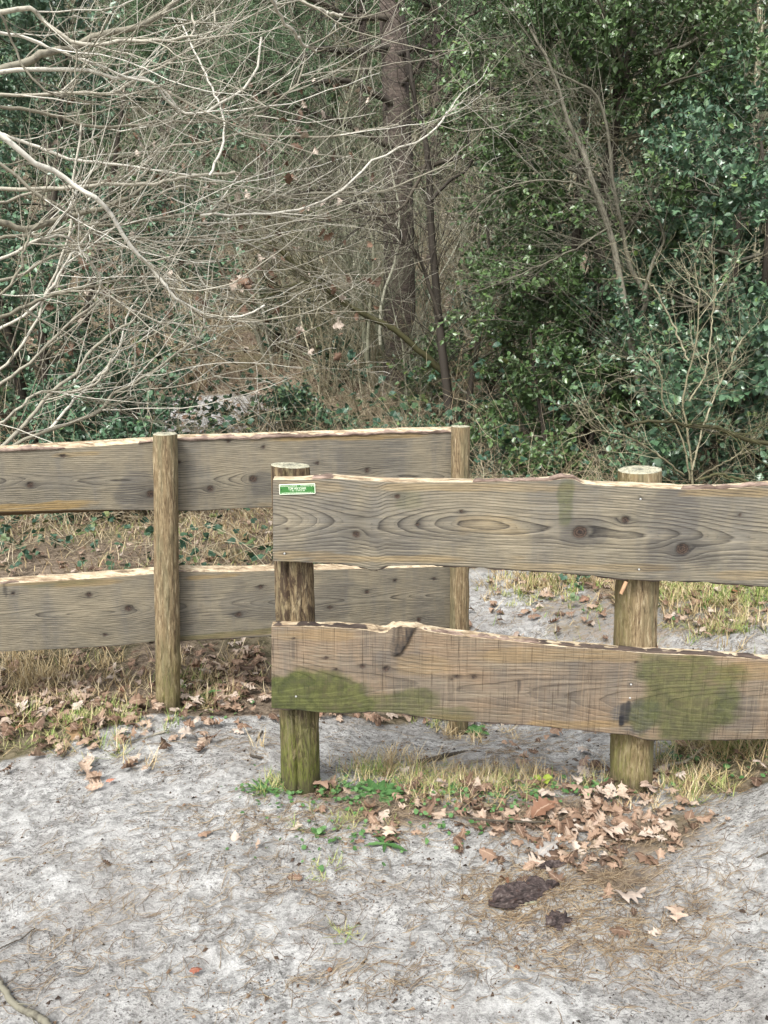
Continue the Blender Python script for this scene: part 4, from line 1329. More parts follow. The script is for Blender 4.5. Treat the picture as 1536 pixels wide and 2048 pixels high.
stem_thing('young_tree', 'dark leafless young tree just right of the thick pine trunk', 'tree', (0.75, 8.0),
           [([(905, 860), (893, 770), (880, 650), (865, 520), (862, 400), (850, 300), (830, 200), (815, 100), (790, -20)], 20, 6, 8.0, 8.2),
            ([(880, 640), (840, 520), (800, 480), (760, 440), (700, 420)], 8, 4, 8.0, 7.8),
            ([(862, 400), (900, 360), (930, 340), (960, 300)], 7, 4, 8.0, 8.1),
            ([(852, 330), (800, 420), (740, 425), (680, 400), (640, 410)], 7, 3, 8.0, 7.7)],
           M['twig_dark'], 22, 130, 700, l2=(0.4, 1.2), n4=300, wtip=0.002, r2max=0.006)
stem_thing('leaning_tree', 'mossy dark limb leaning across the clearing behind the farther fence', 'tree', (0.6, 8.3),
           [([(900, 760), (860, 720), (830, 690), (780, 655), (720, 625), (670, 590), (640, 565), (600, 540), (560, 500), (530, 480)], 14, 7, 8.3, 7.9),
            ([(662, 590), (655, 565), (640, 555), (605, 540)], 10, 7, 8.1, 8.0),
            ([(640, 565), (590, 570), (540, 590), (480, 610)], 6, 3, 8.0, 7.6)],
           M['mossy'], 23, 60, 300, l2=(0.3, 0.9), n4=100, wtip=0.002, r2max=0.006)
stem_thing('young_tree', 'clump of slim grey stems growing behind the mossy leaning limb', 'tree', (-0.2, 9.0),
           [([(735, 720), (727, 658), (715, 580), (700, 530), (690, 450), (680, 400), (660, 300), (650, 200)], 13, 4, 9.0, 9.2),
            ([(765, 700), (748, 625), (725, 560), (710, 500), (730, 400), (760, 300)], 10, 4, 9.0, 9.0),
            ([(760, 690), (765, 600), (790, 520), (800, 430), (780, 330)], 7, 3, 8.9, 8.8),
            ([(735, 700), (740, 600), (745, 480), (700, 350), (690, 250), (720, 130)], 7, 3, 8.9, 9.1)],
           M['twig_grey'], 24, 160, 900, l2=(0.4, 1.3), n4=400, wtip=0.002, r2max=0.006)
stem_thing('dead_bush', 'dead tan bush with upright brittle twigs behind the nearer right post', 'shrub', (1.95, 4.6),
           [([(1385, 985), (1380, 900), (1375, 800), (1385, 700), (1388, 600), (1390, 525)], 5, 2, 4.6, 4.7),
            ([(1380, 960), (1365, 880), (1330, 800), (1310, 740), (1290, 700)], 4, 2, 4.6, 4.5),
            ([(1385, 940), (1410, 860), (1440, 780), (1470, 700), (1500, 660)], 4, 2, 4.6, 4.7),
            ([(1370, 950), (1300, 900), (1240, 870), (1180, 860)], 4, 2, 4.6, 4.3),
            ([(1380, 800), (1405, 740), (1430, 640), (1432, 560)], 3.5, 2, 4.6, 4.5),
            ([(1390, 960), (1440, 920), (1500, 900), (1560, 880)], 4, 2, 4.6, 4.6),
            ([(1376, 720), (1350, 650), (1310, 590), (1290, 560)], 4, 2.5, 4.65, 4.5)],
           M['twig_brown'], 25, 85, 420, l2=(0.15, 0.55), l3=(0.06, 0.22), n4=400, wtip=0.0009, r2max=0.0025, crook=0.012, arch=(0, 0, 0.03))
stem_thing('fallen_branch', 'long greenish mossy branch lying level through the dead tan bush', 'branch', (2.0, 4.3),
           [([(1250, 852), (1300, 842), (1370, 850), (1430, 858), (1480, 878), (1560, 890), (1640, 910)], 5, 11, 4.25, 4.4),
            ([(1400, 960), (1440, 950), (1500, 968), (1560, 990)], 5, 7, 4.1, 4.2)],
           M['mossy'], 26, 24, 60, l2=(0.1, 0.35), wtip=0.0014)
stem_thing('young_tree', 'dark slim tree standing at the far edge above the dense holly bush', 'tree', (3.6, 7.2),
           [([(1500, 700), (1512, 480), (1510, 300), (1518, 150), (1522, -20)], 16, 10, 7.2, 7.4),
            ([(1400, 250), (1430, 200), (1400, 130), (1420, 70), (1440, -10)], 14, 7, 7.2, 7.3),
            ([(1400, 130), (1370, 60), (1350, -10)], 9, 6, 7.3, 7.3),
            ([(1510, 300), (1440, 240), (1380, 250), (1300, 270), (1200, 280), (1120, 250)], 8, 3, 7.2, 6.8)],
           M['twig_brown'], 27, 190, 900, l2=(0.3, 1.0), n4=300, wtip=0.0018, r2max=0.006)

# ---- the Scots pine in the middle
def needle_mass(centers, spread, n, rng, L=0.07):
    i = rng.integers(0, len(centers), n)
    pos = centers[i] + rng.normal(size=(n, 3)) * spread
    k = 7
    p = np.repeat(pos, k, 0) + rng.normal(size=(n * k, 3)) * 0.012
    d = norm(np.repeat(norm(rng.normal(size=(n, 3)) + np.array([0, 0, 0.6])), k, 0) + rng.normal(size=(n * k, 3)) * 0.7)
    v, f = place(NEED_V, NEED_F, p, d, rng.normal(size=(n * k, 3)), L * rng.uniform(0.7, 1.2, n * k), wid=np.full(n * k, L * 2.2))
    m = MB(); m.add(v, tris=f, tint=np.repeat(np.repeat(np.clip(rng.normal(0.5, 0.25, n), 0, 1), k), len(NEED_V)))
    return m


def bark_trunk(root, pts, R, seed, mat, name='trunk', sides=26):
    rng = np.random.default_rng(seed)
    P = 90
    c = smooth_line(pts, P)
    Rr = np.interp(np.linspace(0, 1, P), np.linspace(0, 1, len(R)), R)
    v, q = tubes(c[None], Rr[None], sides)
    v = v.reshape(P, sides, 3)
    th = np.arange(sides) / sides * 2 * PI
    TH, KK = np.meshgrid(th, np.arange(P))
    dr = 0.12 * fbm(np.cos(TH) * 4, np.sin(TH) * 4, KK * 0.35, seed=seed, oct=3)
    v = c[:, None] + (v - c[:, None]) * (1 + dr[..., None])
    m = MB(); m.add(v, quads=q); m.build(name, mat, root)


rngp = np.random.default_rng(41)
pine = thing('scots_pine', 'thick reddish dark pine trunk with long bare level limbs in the centre', 'pine tree', (0.14, 9.6, gz(0.14, 9.6)))
bark_trunk(pine, [at(800, 760, 9.6), at(798, 550, 9.6), at(796, 300, 9.6), at(788, 100, 9.6), at(782, -60, 9.6), at(780, -500, 9.6), at(782, -900, 9.6)], [0.21, 0.185, 0.165, 0.15, 0.14, 0.1, 0.06], 42, M['pine_bark'])
PT = [([(785, 95), (700, 100), (640, 102), (595, 118), (540, 130), (500, 120)], 13, 5, 9.5, 8.6),
      ([(795, 215), (760, 190), (700, 165), (650, 160), (600, 165), (560, 145), (510, 140)], 13, 5, 9.5, 8.8),
      ([(790, 300), (770, 290), (700, 250), (650, 235), (600, 215), (560, 193), (500, 183), (430, 190)], 12, 5, 9.5, 8.4),
      ([(785, 35), (700, 30), (640, 5), (560, -20)], 12, 6, 9.5, 8.9),
      ([(795, 110), (840, 95), (890, 110), (935, 165), (1000, 180)], 12, 5, 9.5, 8.9),
      ([(800, 345), (850, 335), (920, 315), (980, 322), (1040, 300)], 10, 4, 9.5, 9.0),
      ([(795, 180), (850, 120), (900, 60), (960, 20)], 9, 4, 9.5, 9.2),
      ([(790, 250), (840, 240), (900, 190), (950, 150)], 7, 4, 9.5, 9.2),
      ([(780, 400), (700, 400), (640, 380), (580, 390)], 6, 3, 9.5, 9.0)]
A, b2, b3 = traced(pine, PT, M['twig_dark'], 43, 200, 900, l2=(0.3, 1.1), l3=(0.1, 0.4), n4=400, wtip=0.0024, r2max=0.007, wob=0.16)
lf = [a for a, t in zip(b2, b2[:, 0]) if t[0] < -0.6 and t[2] > 3.2]
cent = np.concatenate([np.array(lf)[:, 5:].reshape(-1, 3)]) if len(lf) else b2[:40, -1]
needle_mass(cent, 0.10, 1500, rngp).build('foliage', M['pine_green'], pine, smooth=False)['kind'] = 'stuff'


# ---- prototypes that are copied about: bare bushes and far trees
def bare_bush(name, label, cat, X, Y, H, spread, seed, mat, stems=7, n2=120, n3=750, n4=700, wt=0.0018, group=None, leafy=0, rs=1.0):
    rng = np.random.default_rng(seed)
    z0 = gz(X, Y)
    root = thing(name, label, cat, (X, Y, z0), group)
    a = rng.uniform(0, 2 * PI, stems)
    st = np.stack([X + 0.12 * np.cos(a), Y + 0.12 * np.sin(a), np.full(stems, z0 - 0.05)], -1)
    d = np.stack([np.cos(a) * spread * rng.uniform(0.1, 0.8, stems), np.sin(a) * spread * rng.uniform(0.1, 0.8, stems), np.ones(stems)], -1)
    b1 = grow(st, d, H * rng.uniform(0.75, 1.15, stems), 14, 0.10, (0, 0, 0.02), rng)
    r1 = taper((0.006 + 0.006 * H) * rs * rng.uniform(0.6, 1.2, stems), 14, 0.2)
    for i in range(stems):
        tube_mb(b1[i:i + 1], r1[i:i + 1], 6, rng).build('stem', mat, root)
    s, dd, r = spawn(b1, r1, n2, 0.12, 1, (0.4, 1.2), rng)
    b2 = grow(s, dd, rng.uniform(0.15, 0.42, n2) * H, 8, 0.13, (0, 0, 0.035), rng)
    r2 = taper(np.minimum(r * 0.6, 0.006 * max(1, H / 3)), 8, 0.3)
    s, dd, r = spawn(b2, r2, n3, 0.1, 1, (0.4, 1.2), rng)
    b3 = grow(s, dd, rng.uniform(0.05, 0.16, n3) * H, 5, 0.17, (0, 0, 0.03), rng)
    r3 = np.maximum(taper(np.minimum(r * 0.65, 0.003), 5, 0.4), wt)
    s, dd, r = spawn(b3, r3, n4, 0.2, 1, (0.4, 1.2), rng)
    b4 = grow(s, dd, rng.uniform(0.02, 0.06, n4) * H, 4, 0.2, (0, 0, 0.03), rng)
    mb = MB()
    for b, r_, sd_ in ((b2, r2, 4), (b3, r3, 3), (b4, np.full((n4, 4), wt), 3)):
        v, q = tubes(b, r_, sd_)
        mb.add(v, quads=q, tint=np.repeat(np.clip(rng.normal(0.5, 0.3, len(b)), 0, 1), b.shape[1] * sd_))
    mb.build('crown', mat, root)['kind'] = 'stuff'
    return root


random.seed(8)
BG1 = 'bare bushes in the undergrowth'
pa = bare_bush('bare_bush', 'tan leafless bush in the thicket behind the fences', 'shrub', -0.9, 11.3, 2.6, 0.7, 51, M['twig_brown'], group=BG1, stems=9)
pb = bare_bush('bare_bush', 'tan leafless bush in the thicket behind the fences', 'shrub', 0.0, 11.5, 3.3, 0.6, 52, M['twig_grey'], group=BG1, stems=8)
pc = bare_bush('bare_bush', 'tan leafless bush in the thicket behind the fences', 'shrub', 0.9, 10.4, 2.0, 0.9, 53, M['cane'], group=BG1, stems=10)
for i, (x, y, s_) in enumerate([(-0.3, 12.2, 1.0), (-1.7, 12.6, 1.1), (-2.9, 12.0, 1.0), (-3.4, 13.5, 1.2), (1.8, 11.2, 1.1), (2.8, 10.4, 1.1), (0.6, 13.2, 1.2), (-0.9, 14.4, 1.3), (-4.6, 11.5, 1.1), (1.6, 14.8, 1.4), (3.8, 12.5, 1.3),
                                (5.2, 11.0, 1.1), (-2.2, 15.5, 1.5), (-4.4, 16.2, 1.5), (4.8, 15.0, 1.4), (0.3, 17.0, 1.5), (-5.8, 14.0, 1.2), (2.9, 17.2, 1.6), (-0.2, 9.4, 0.7), (0.45, 9.2, 0.6), (-1.3, 9.0, 0.5)]):
    copy_tree((pa, pb, pc)[i % 3], x, y, random.uniform(0, 6.28), s_)
BG2 = 'bare trees on the slope'
ta = bare_bush('bare_tree', 'leafless greyish tree on the slope beyond the thicket', 'tree', -2.8, 19.5, 9.5, 0.32, 54, M['twig_grey'], stems=3, n2=240, n3=1450, n4=1500, wt=0.006, group=BG2, rs=1.2)
tb = bare_bush('bare_tree', 'leafless greyish tree on the slope beyond the thicket', 'tree', 3.2, 21.0, 9.0, 0.4, 55, M['twig_brown'], stems=4, n2=240, n3=1450, n4=1500, wt=0.006, group=BG2, rs=1.2)
for i, (x, y, s_) in enumerate([(-6.5, 20.5, 1), (6.8, 19.5, 1), (-4.4, 24, 1.1), (-9, 24, 1.1), (4.9, 25, 1.1), (-1.2, 27, 1.1), (8.6, 24.5, 1.2), (2.2, 29, 1.2), (-7, 30, 1.3), (7.2, 31, 1.3), (-12, 29, 1.3), (12.5, 28, 1.3),
                                (-3.4, 34, 1.3), (4, 36, 1.4), (-9.5, 37, 1.4), (10.5, 38, 1.4), (-15, 36, 1.4), (16, 36, 1.4), (0.5, 41, 1.5)]):
    copy_tree((ta, tb)[i % 2], x, y, random.uniform(0, 6.28), s_)


def far_pine(X, Y, H, seed, label, group=None, cw=1.5, low=0.3):
    rng = np.random.default_rng(seed)
    z0 = gz(X, Y)
    root = thing('far_pine', label, 'pine tree', (X, Y, z0), group)
    bark_trunk(root, [(X, Y, z0 - .2), (X + .1, Y, z0 + H * .5), (X, Y, z0 + H)], [0.02 * H, 0.014 * H, 0.004 * H], seed, M['pine_bark'], sides=12)
    n1 = 60
    hh = rng.uniform(low, 1, n1)
    st = np.stack([np.full(n1, X), np.full(n1, Y), z0 + H * hh], -1)
    a = rng.uniform(0, 2 * PI, n1)
    b1 = grow(st, np.stack([np.cos(a), np.sin(a), rng.uniform(-.1, .4, n1)], -1), cw * (1.25 - hh) * rng.uniform(.7, 1.2, n1), 7, 0.12, (0, 0, 0.03), rng)
    m = tube_mb(b1, taper(np.full(n1, 0.022), 7, 0.2), 4, rng)
    m.build('limbs', M['twig_dark'], root)['kind'] = 'stuff'
    nm = needle_mass(b1[:, 2:].reshape(-1, 3), 0.15, 2300, rng, 0.16)
    nm.build('foliage', M['pine_green'], root, smooth=False)['kind'] = 'stuff'
    return root


FPG = 'green pines behind the thicket'
fp = far_pine(-4.0, 14.8, 6.5, 61, 'green pine tree standing behind the bare thicket', FPG, 1.8, 0.25)
for x, y, s_ in [(-1.9, 13.6, 0.95), (0.9, 15.2, 1.1), (-0.5, 19.5, 1.2), (2.0, 17.0, 1.1), (-6.6, 16.5, 1.2), (-1.9, 17.8, 1.0), (-9.5, 20, 1.4), (-4.6, 21.5, 1.4), (3.4, 18.5, 1.2), (7.6, 17, 1.2), (11, 21, 1.4), (0.8, 24.5, 1.4), (-12.5, 26, 1.5), (6, 28, 1.5), (14.5, 30, 1.6), (-2.5, 31, 1.5), (-7.2, 33.5, 1.6), (2.5, 39, 1.6), (9.5, 35, 1.6), (-17, 33, 1.6), (19, 34, 1.6), (-12, 41, 1.6), (14, 43, 1.6), (-4, 44, 1.6), (5, 46, 1.6)]:
    copy_tree(fp, x, y, random.uniform(0, 6.28), s_)
HG = 'hollies on the slope'
fh = holly('far_holly', 'dark holly bush seen through the bare thicket', -1.6, 20, 3.0, 1.3, 1.2, 63, M['holly'], n1=36, n2=260, n3=1300, per=7, leaf=0.10, low=0.05, trunks=2, group=HG, cat='holly bush')
for x, y, s_ in [(-5, 17.5, 1.0), (2.8, 19.5, .8), (5.8, 14, 1.1), (5.2, 9.8, 1.2), (-5.6, 9.5, 1.1), (-7.5, 22, 1.1), (9, 20, 1.2), (4.5, 23, 1.1), (-2.8, 24.5, 1.1), (-11, 22, 1.2), (13, 25, 1.2)]:
    copy_tree(fh, x, y, random.uniform(0, 6.28), s_)

# far woods closing the view on the top of the slope
rw = np.random.default_rng(70)
n = 900
wx = rw.uniform(-75, 75, n); wy = rw.uniform(48, 95, n); wz = height(wx, wy, False)
st = np.stack([wx, wy, wz], -1)
b1 = grow(st, np.tile([[0, 0, 1.0]], (n, 1)), rw.uniform(9, 15, n), 7, 0.06, (0, 0, 0.02), rw)
mb = MB(); r1 = taper(np.full(n, 0.13), 7, 0.3)
v, q = tubes(b1, r1, 3); mb.add(v, quads=q, tint=np.repeat(rw.uniform(0, 1, n), 21))
s, d, r = spawn(b1, r1, 5000, 0.15, 1, (0.4, 1.3), rw)
b2 = grow(s, d, rw.uniform(1.2, 3.5, 5000), 4, 0.14, (0, 0, 0.04), rw)
v, q = tubes(b2, taper(np.full(5000, 0.055), 4, 0.5), 3); mb.add(v, quads=q, tint=np.repeat(rw.uniform(0, 1, 5000), 12))
fw = mb.build('far_woods', M['twig_grey'])
tag(fw, 'bare grey woodland closing the view along the top of the slope', 'woods', kind='stuff')

# ------------------------------------------------------------------ brambles and undergrowth
rb = np.random.default_rng(80)


def in_frame(x, y, z, pad=60):
    zc = y * CT - (z - CAM_H) * ST
    yc = y * ST + (z - CAM_H) * CT
    px = 768 + F * x / zc
    py = 1024 - F * yc / zc
    return (px > -pad) & (px < 1536 + pad) & (py > -pad) & (py < 2048 + pad)


def under_density(x, y):
    lm = litter_mask(x, y)
    d = sst(y, 4.0, 5.2) * (1 - 0.7 * sst(y, 11.5, 13.5)) * lm
    d = np.maximum(d, sst(-x, -0.25, 0.25) * sst(y, 3.5, 4.3) * (1 - sst(y, 9, 11)) * lm * 0.8)
    d = np.maximum(d, sst(x, 1.35, 1.7) * sst(y, 4.05, 4.6) * (1 - sst(y, 11, 12)) * 0.9)
    pathz = np.exp(-(((x + 2.6) / 1.9) ** 2) - ((y - 10.2) / 1.5) ** 2)
    return d * (0.35 + 0.65 * sst(fbm(x * 0.9, y * 0.9, seed=91), -0.25, 0.2)) * (1 - 0.9 * np.clip(pathz * 1.4, 0, 1))


def sample(n, x0, x1, y0, y1, dens, rng, ypow=1.0):
    out = []
    tot = 0
    while tot < n:
        x = rng.uniform(x0, x1, n * 2); y = y0 + (y1 - y0) * rng.uniform(0, 1, n * 2) ** ypow
        k = (rng.random(n * 2) < dens(x, y)) & (np.abs(x) < 0.62 * y + 0.6)
        out.append(np.stack([x[k], y[k]], -1)); tot += k.sum()
    return np.concatenate(out)[:n]


N = 4300
xy = sample(N, -8, 8.5, 3.4, 15.5, under_density, rb)
z = height(xy[:, 0], xy[:, 1], False)
st = np.stack([xy[:, 0], xy[:, 1], z], -1)
a = rb.uniform(0, 2 * PI, N)
L = rb.uniform(0.45, 1.9, N)
nearf = sst(xy[:, 1], 4.2, 7.5)
L *= 0.42 + 0.58 * nearf
d = np.stack([np.cos(a) * .6, np.sin(a) * .6, rb.uniform(0.5, 1.6, N)], -1)
can = grow(st, d, L, 7, 0.12, (0, 0, -0.15), rb)
gzz = height(can[..., 0].ravel(), can[..., 1].ravel(), False).reshape(N, 7)
can[..., 2] = np.maximum(can[..., 2], gzz + 0.01)
mb = MB(); rc = taper(rb.uniform(0.0015, 0.0040, N), 7, 0.4)
v, q = tubes(can, rc, 3); mb.add(v, quads=q, tint=np.repeat(rb.uniform(0, 1, N), 21))
s, d, r = spawn(can, rc, 5600, 0.1, 1, (0.4, 1.3), rb)
c2 = grow(s, d, rb.uniform(0.08, 0.4, 5600), 4, 0.17, (0, 0, 0.0), rb)
v, q = tubes(c2, taper(np.full(5600, 0.0019), 4, 0.5), 3); mb.add(v, quads=q, tint=np.repeat(rb.uniform(0, 1, 5600), 12))
tag(mb.build('bramble_thicket', M['cane']), 'tangle of tan bramble canes and dead stems between fences and trees', 'brambles', kind='stuff')
# paler tangle of canes in front of the hollies
def tangle_density(x, y):
    return np.maximum(sst(x, 0.55, 1.0) * sst(y, 4.3, 4.7) * (1 - sst(y, 5.6, 6.6)), 0.8 * sst(y, 5.6, 6.6) * (1 - sst(y, 9.0, 10.5)) * sst(x, -2.2, -1.2) * (1 - sst(x, 1.0, 1.6)))
NT_ = 2300
xy = sample(NT_, -2.5, 4.2, 4.2, 10.5, tangle_density, rb)
st = np.stack([xy[:, 0], xy[:, 1], height(xy[:, 0], xy[:, 1], False)], -1)
a = rb.uniform(0, 2 * PI, NT_)
tan_c = grow(st, np.stack([np.cos(a) * .7, np.sin(a) * .5, rb.uniform(0.5, 1.8, NT_)], -1), rb.uniform(0.35, 1.15, NT_) * (0.75 + 0.25 * sst(xy[:, 1], 5, 7)), 7, 0.13, (0, 0, -0.12), rb)
tr_ = taper(rb.uniform(0.0012, 0.0030, NT_), 7, 0.4)
mbt = MB(); v, q = tubes(tan_c, tr_, 3); mbt.add(v, quads=q, tint=np.repeat(rb.uniform(0.2, 1, NT_), 21))
s, d, r = spawn(tan_c, tr_, 3800, 0.2, 1, (0.4, 1.3), rb)
c2 = grow(s, d, rb.uniform(0.08, 0.35, 3800), 4, 0.15, (0, 0, 0.0), rb)
v, q = tubes(c2, taper(np.full(3800, 0.0014), 4, 0.5), 3); mbt.add(v, quads=q, tint=np.repeat(rb.uniform(0.2, 1, 3800), 12))
tag(mbt.build('dead_stem_tangle', M['cane']), 'pale tan tangle of dead canes in front of the hollies', 'brambles', kind='stuff')
# bramble leaves in threes
s, d, r = spawn(can, rc, 19000, 0.15, 1, (0.5, 1.4), rb)
keep = fbm(s[:, 0] * 1.3, s[:, 1] * 1.3, seed=95) > -0.05
s, d = s[keep], d[keep]
n = len(s)
P3, D3, U3, S3, T3 = [], [], [], [], []
up = norm(rb.normal(size=(n, 3)) * 0.5 + np.array([0, -0.3, 1.0]))
base_d = norm(d + np.array([0, 0, 0.1]))
sz = rb.uniform(0.024, 0.042, n) * np.clip(s[:, 1] / 5.5, 0.8, 1.6); ti = np.clip(rb.normal(0.45, 0.25, n), 0, 0.99)
for ang in (-1.15, 0, 1.15):
    side = norm(np.cross(up, base_d))
    dd = base_d * math.cos(ang) + side * math.sin(ang)
    P3.append(s + base_d * 0.01); D3.append(dd); U3.append(up); S3.append(sz * (1.15 if ang == 0 else 1)); T3.append(ti)
v, f = place(LEAF_V * np.array([1, 1.7, 1]), LEAF_F, np.concatenate(P3), np.concatenate(D3), np.concatenate(U3), np.concatenate(S3))
mb = MB(); mb.add(v, tris=f, tint=np.repeat(np.concatenate(T3), len(LEAF_V)))
tag(mb.build('bramble_leaves', M['bramble_leaf'], smooth=False), 'green bramble leaves in threes all through the undergrowth', 'brambles', kind='stuff')

# ------------------------------------------------------------------ fallen leaves
rl = np.random.default_rng(90)
OT = [(0, .02), (.06, .02), (.12, .10), (.17, .20), (.22, .09), (.30, .27), (.34, .30), (.38, .17), (.46, .15), (.53, .35), (.58, .27), (.63, .15), (.70, .25), (.74, .27), (.79, .13), (.86, .16), (.92, .08), (1.0, .01)]


def oak_template(kind, rng):
    rows = []
    curl = rng.uniform(-2.8, 3.4); bend = rng.uniform(-2.6, 2.2); tw = rng.uniform(-0.9, 0.9)
    for i, (t, w) in enumerate(OT):
        if kind == 'smooth':
            w = 0.30 * math.sin(PI * min(1, max(0, t)) ** 0.8) * (1 + 0.25 * math.sin(t * 28)) + 0.01
        row = []
        for j, f in enumerate((-1, -0.5, 0, 0.5, 1)):
            ww = w * f * (1 + 0.15 * rng.normal())
            x = t + (0.06 if abs(f) == 1 and w > .2 else 0) + 0.01 * rng.normal()
            zz = curl * ww * ww + bend * 0.35 * (t - .5) ** 2 + tw * ww * (t - .5) + 0.035 * abs(f) * math.sin(t * 17 + j) + 0.012 * rng.normal()
            row.append((x - 0.5, ww, zz))
        rows.append(row)
    v = np.array(rows).reshape(-1, 3)
    v[:, 2] -= v[:, 2].min()
    return v, grid_quads(5, len(OT))


RIB = np.tile([0, 0.5, 1, 0.5, 0], len(OT))


TPL = [oak_template('oak' if i < 8 else 'smooth', rl) for i in range(12)]
OAK_ME = []
for tv, tf in TPL:
    m_ = MB(); m_.add(tv, quads=tf, rib=RIB)
    OAK_ME.append(m_.mesh('oak_leaf', M['oak']))


def leaf_density(x, y):
    d = litter_mask(x, y)
    return np.clip(d * (0.5 + 0.7 * sst(fbm(x * 2, y * 2, seed=33), -0.3, 0.3)) + 0.006, 0, 1)


spots = []
# clusters that the photograph shows at the foot of the nearer fence
for px, py, sx, sy, k in [(1130, 1640, 130, 40, 130), (1250, 1620, 80, 40, 60), (720, 1441, 90, 7, 26), (950, 1620, 90, 25, 26), (1180, 1700, 90, 25, 30), (1000, 1650, 60, 20, 12), (780, 1670, 30, 20, 8), (650, 1590, 40, 15, 14), (1090, 1730, 40, 25, 12), (1230, 1690, 60, 25, 14), (860, 1590, 60, 15, 14),
                          (1320, 1660, 50, 25, 14), (1060, 1540, 60, 20, 14), (1130, 1490, 60, 20, 10), (1300, 1560, 20, 15, 8), (800, 1610, 20, 15, 5), (1500, 1480, 40, 10, 4),
                          (400, 1480, 60, 25, 9), (230, 1560, 50, 15, 6), (300, 1450, 60, 20, 14), (60, 1480, 70, 30, 30), (150, 1420, 90, 40, 40), (450, 1400, 70, 30, 30), (1300, 1850, 90, 25, 4), (500, 1700, 90, 60, 6),
                          (950, 1440, 60, 10, 10), (1050, 1250, 100, 30, 34), (1420, 1240, 70, 20, 30), (1180, 1210, 60, 20, 8), (1010, 1180, 50, 20, 8), (1420, 1190, 80, 14, 60), (1120, 1175, 70, 10, 26), (150, 1400, 130, 55, 220), (450, 1370, 60, 40, 110), (500, 1330, 50, 30, 30)]:
    for _ in range(k):
        g = ground_at(px + rl.normal() * sx, py + rl.normal() * sy)
        spots.append(g[:2])
ex = sample(2100, -3.2, 3.4, 2.0, 8.0, leaf_density, rl, 1.0)
allp = np.concatenate([np.array(spots), ex])
dist = np.hypot(allp[:, 0], allp[:, 1])
vis = in_frame(allp[:, 0], allp[:, 1], height(allp[:, 0], allp[:, 1], False), 10)
order = np.argsort(np.where(vis, dist, 99))
nearL, farL = allp[order[:292]], allp[order[292:]]
LG = 'fallen oak leaves near the fence posts'


def put_leaf(x, y, size, label, me=None, group=LG, rz=None, tilt=0.35, color=None, name='fallen_leaf'):
    o = bpy.data.objects.new(name, me or OAK_ME[rl.integers(0, len(OAK_ME))])
    COL.objects.link(o)
    o.location = (x, y, float(height(np.array([x]), np.array([y]))[0]) + 0.003)
    o.rotation_euler = (rl.normal(0, tilt), rl.normal(0, tilt), rl.uniform(0, 6.28) if rz is None else rz)
    o.scale = (size, size, size)
    tag(o, label, 'leaf', group)
    return o


for x, y in nearL:
    put_leaf(x, y, rl.uniform(0.028, 0.066), 'dry curled brown oak leaf lying on the ground by the fence')
# leaves that stand out
def own_leaf_mat(nm, col):
    return leaf_material(nm, [(0.0, tuple(c * 0.85 for c in col)), (1.0, tuple(min(1, c * 1.1) for c in col))], 0.65, 0.3)
def special(px, py, size, col, label, tpl=0, rz=None, tilt=0.1):
    m_ = MB(); m_.add(TPL[tpl][0], quads=TPL[tpl][1], rib=RIB)
    me = m_.mesh('oak_leaf', own_leaf_mat('leaf_' + label.split()[0], col))
    g = ground_at(px, py)
    put_leaf(g[0], g[1], size, label, me, None, rz, tilt).location.z += 0.012
special(1225, 1672, 0.08, (0.50, 0.40, 0.32), 'pale cream oak leaf with pointed lobes in the leaf pile', 1, 0.2)
special(1095, 1712, 0.075, (0.28, 0.27, 0.25), 'whitish grey lobed oak leaf just above the charred bark chunk', 3, 0.5)
special(1258, 1812, 0.085, (0.44, 0.37, 0.31), 'pale dry oak leaf with dark curled edge on the bare sand', 5, 0.1)
special(1352, 1845, 0.075, (0.49, 0.37, 0.28), 'small buff oak leaf lying by itself on the sand', 2, 1.2)
special(1090, 1635, 0.095, (0.19, 0.10, 0.06), 'large rust brown leaf on top of the leaf pile', 8, 0.3, 0.3)
special(222, 1568, 0.03, (0.41, 0.16, 0.10), 'small bright orange red leaf on the sand', 9, 0.4)
special(1470, 1193, 0.075, (0.24, 0.09, 0.04), 'rolled rusty brown leaf on the grassy bank under the upper plank', 9, 0.6, 0.3)
special(650, 1590, 0.09, (0.30, 0.20, 0.14), 'long tan leaf by the foot of the mossy post', 10, 0.6, 0.3)
special(778, 1675, 0.075, (0.52, 0.41, 0.31), 'cream leaf resting beside the green plantain on the sand', 4, 1.3, 0.2)
special(160, 1480, 0.08, (0.38, 0.25, 0.13), 'golden tan leaf at the sand edge below the farther fence', 11, 1.3, 0.4)
special(392, 1950, 0.028, (0.22, 0.07, 0.04), 'tiny dark red curled leaf on the pale sand', 9, 0.1, 0.2)
special(1055, 1190, 0.09, (0.41, 0.31, 0.24), 'pale oak leaf on the sandy path seen between the planks', 0, 0.1, 0.2)

MBL = MB()
CH = np.array([r * 5 + c for r in range(len(OT)) for c in (0, 2, 4)])
for k, (tv, tf) in enumerate(TPL):
    tv, tf = tv[CH], grid_quads(3, len(OT))
    sel = farL[k::len(TPL)]
    n = len(sel)
    z = height(sel[:, 0], sel[:, 1]) + rl.uniform(0.002, 0.03, n)
    a = rl.uniform(0, 2 * PI, n)
    up = norm(np.stack([rl.normal(0, .35, n), rl.normal(0, .35, n), np.ones(n)], -1))
    v, f = place(tv, tf, np.stack([sel[:, 0], sel[:, 1], z], -1), np.stack([np.cos(a), np.sin(a), rl.normal(0, .2, n)], -1), up, rl.uniform(0.032, 0.075, n))
    MBL.add(v, quads=f, tint=np.repeat(rl.uniform(0, 0.97, n), len(tv)), rib=np.tile(RIB[CH], n))
tag(MBL.build('leaf_litter', M['oak']), 'brown carpet of fallen oak leaves behind and beside the fences', 'leaves', kind='stuff')
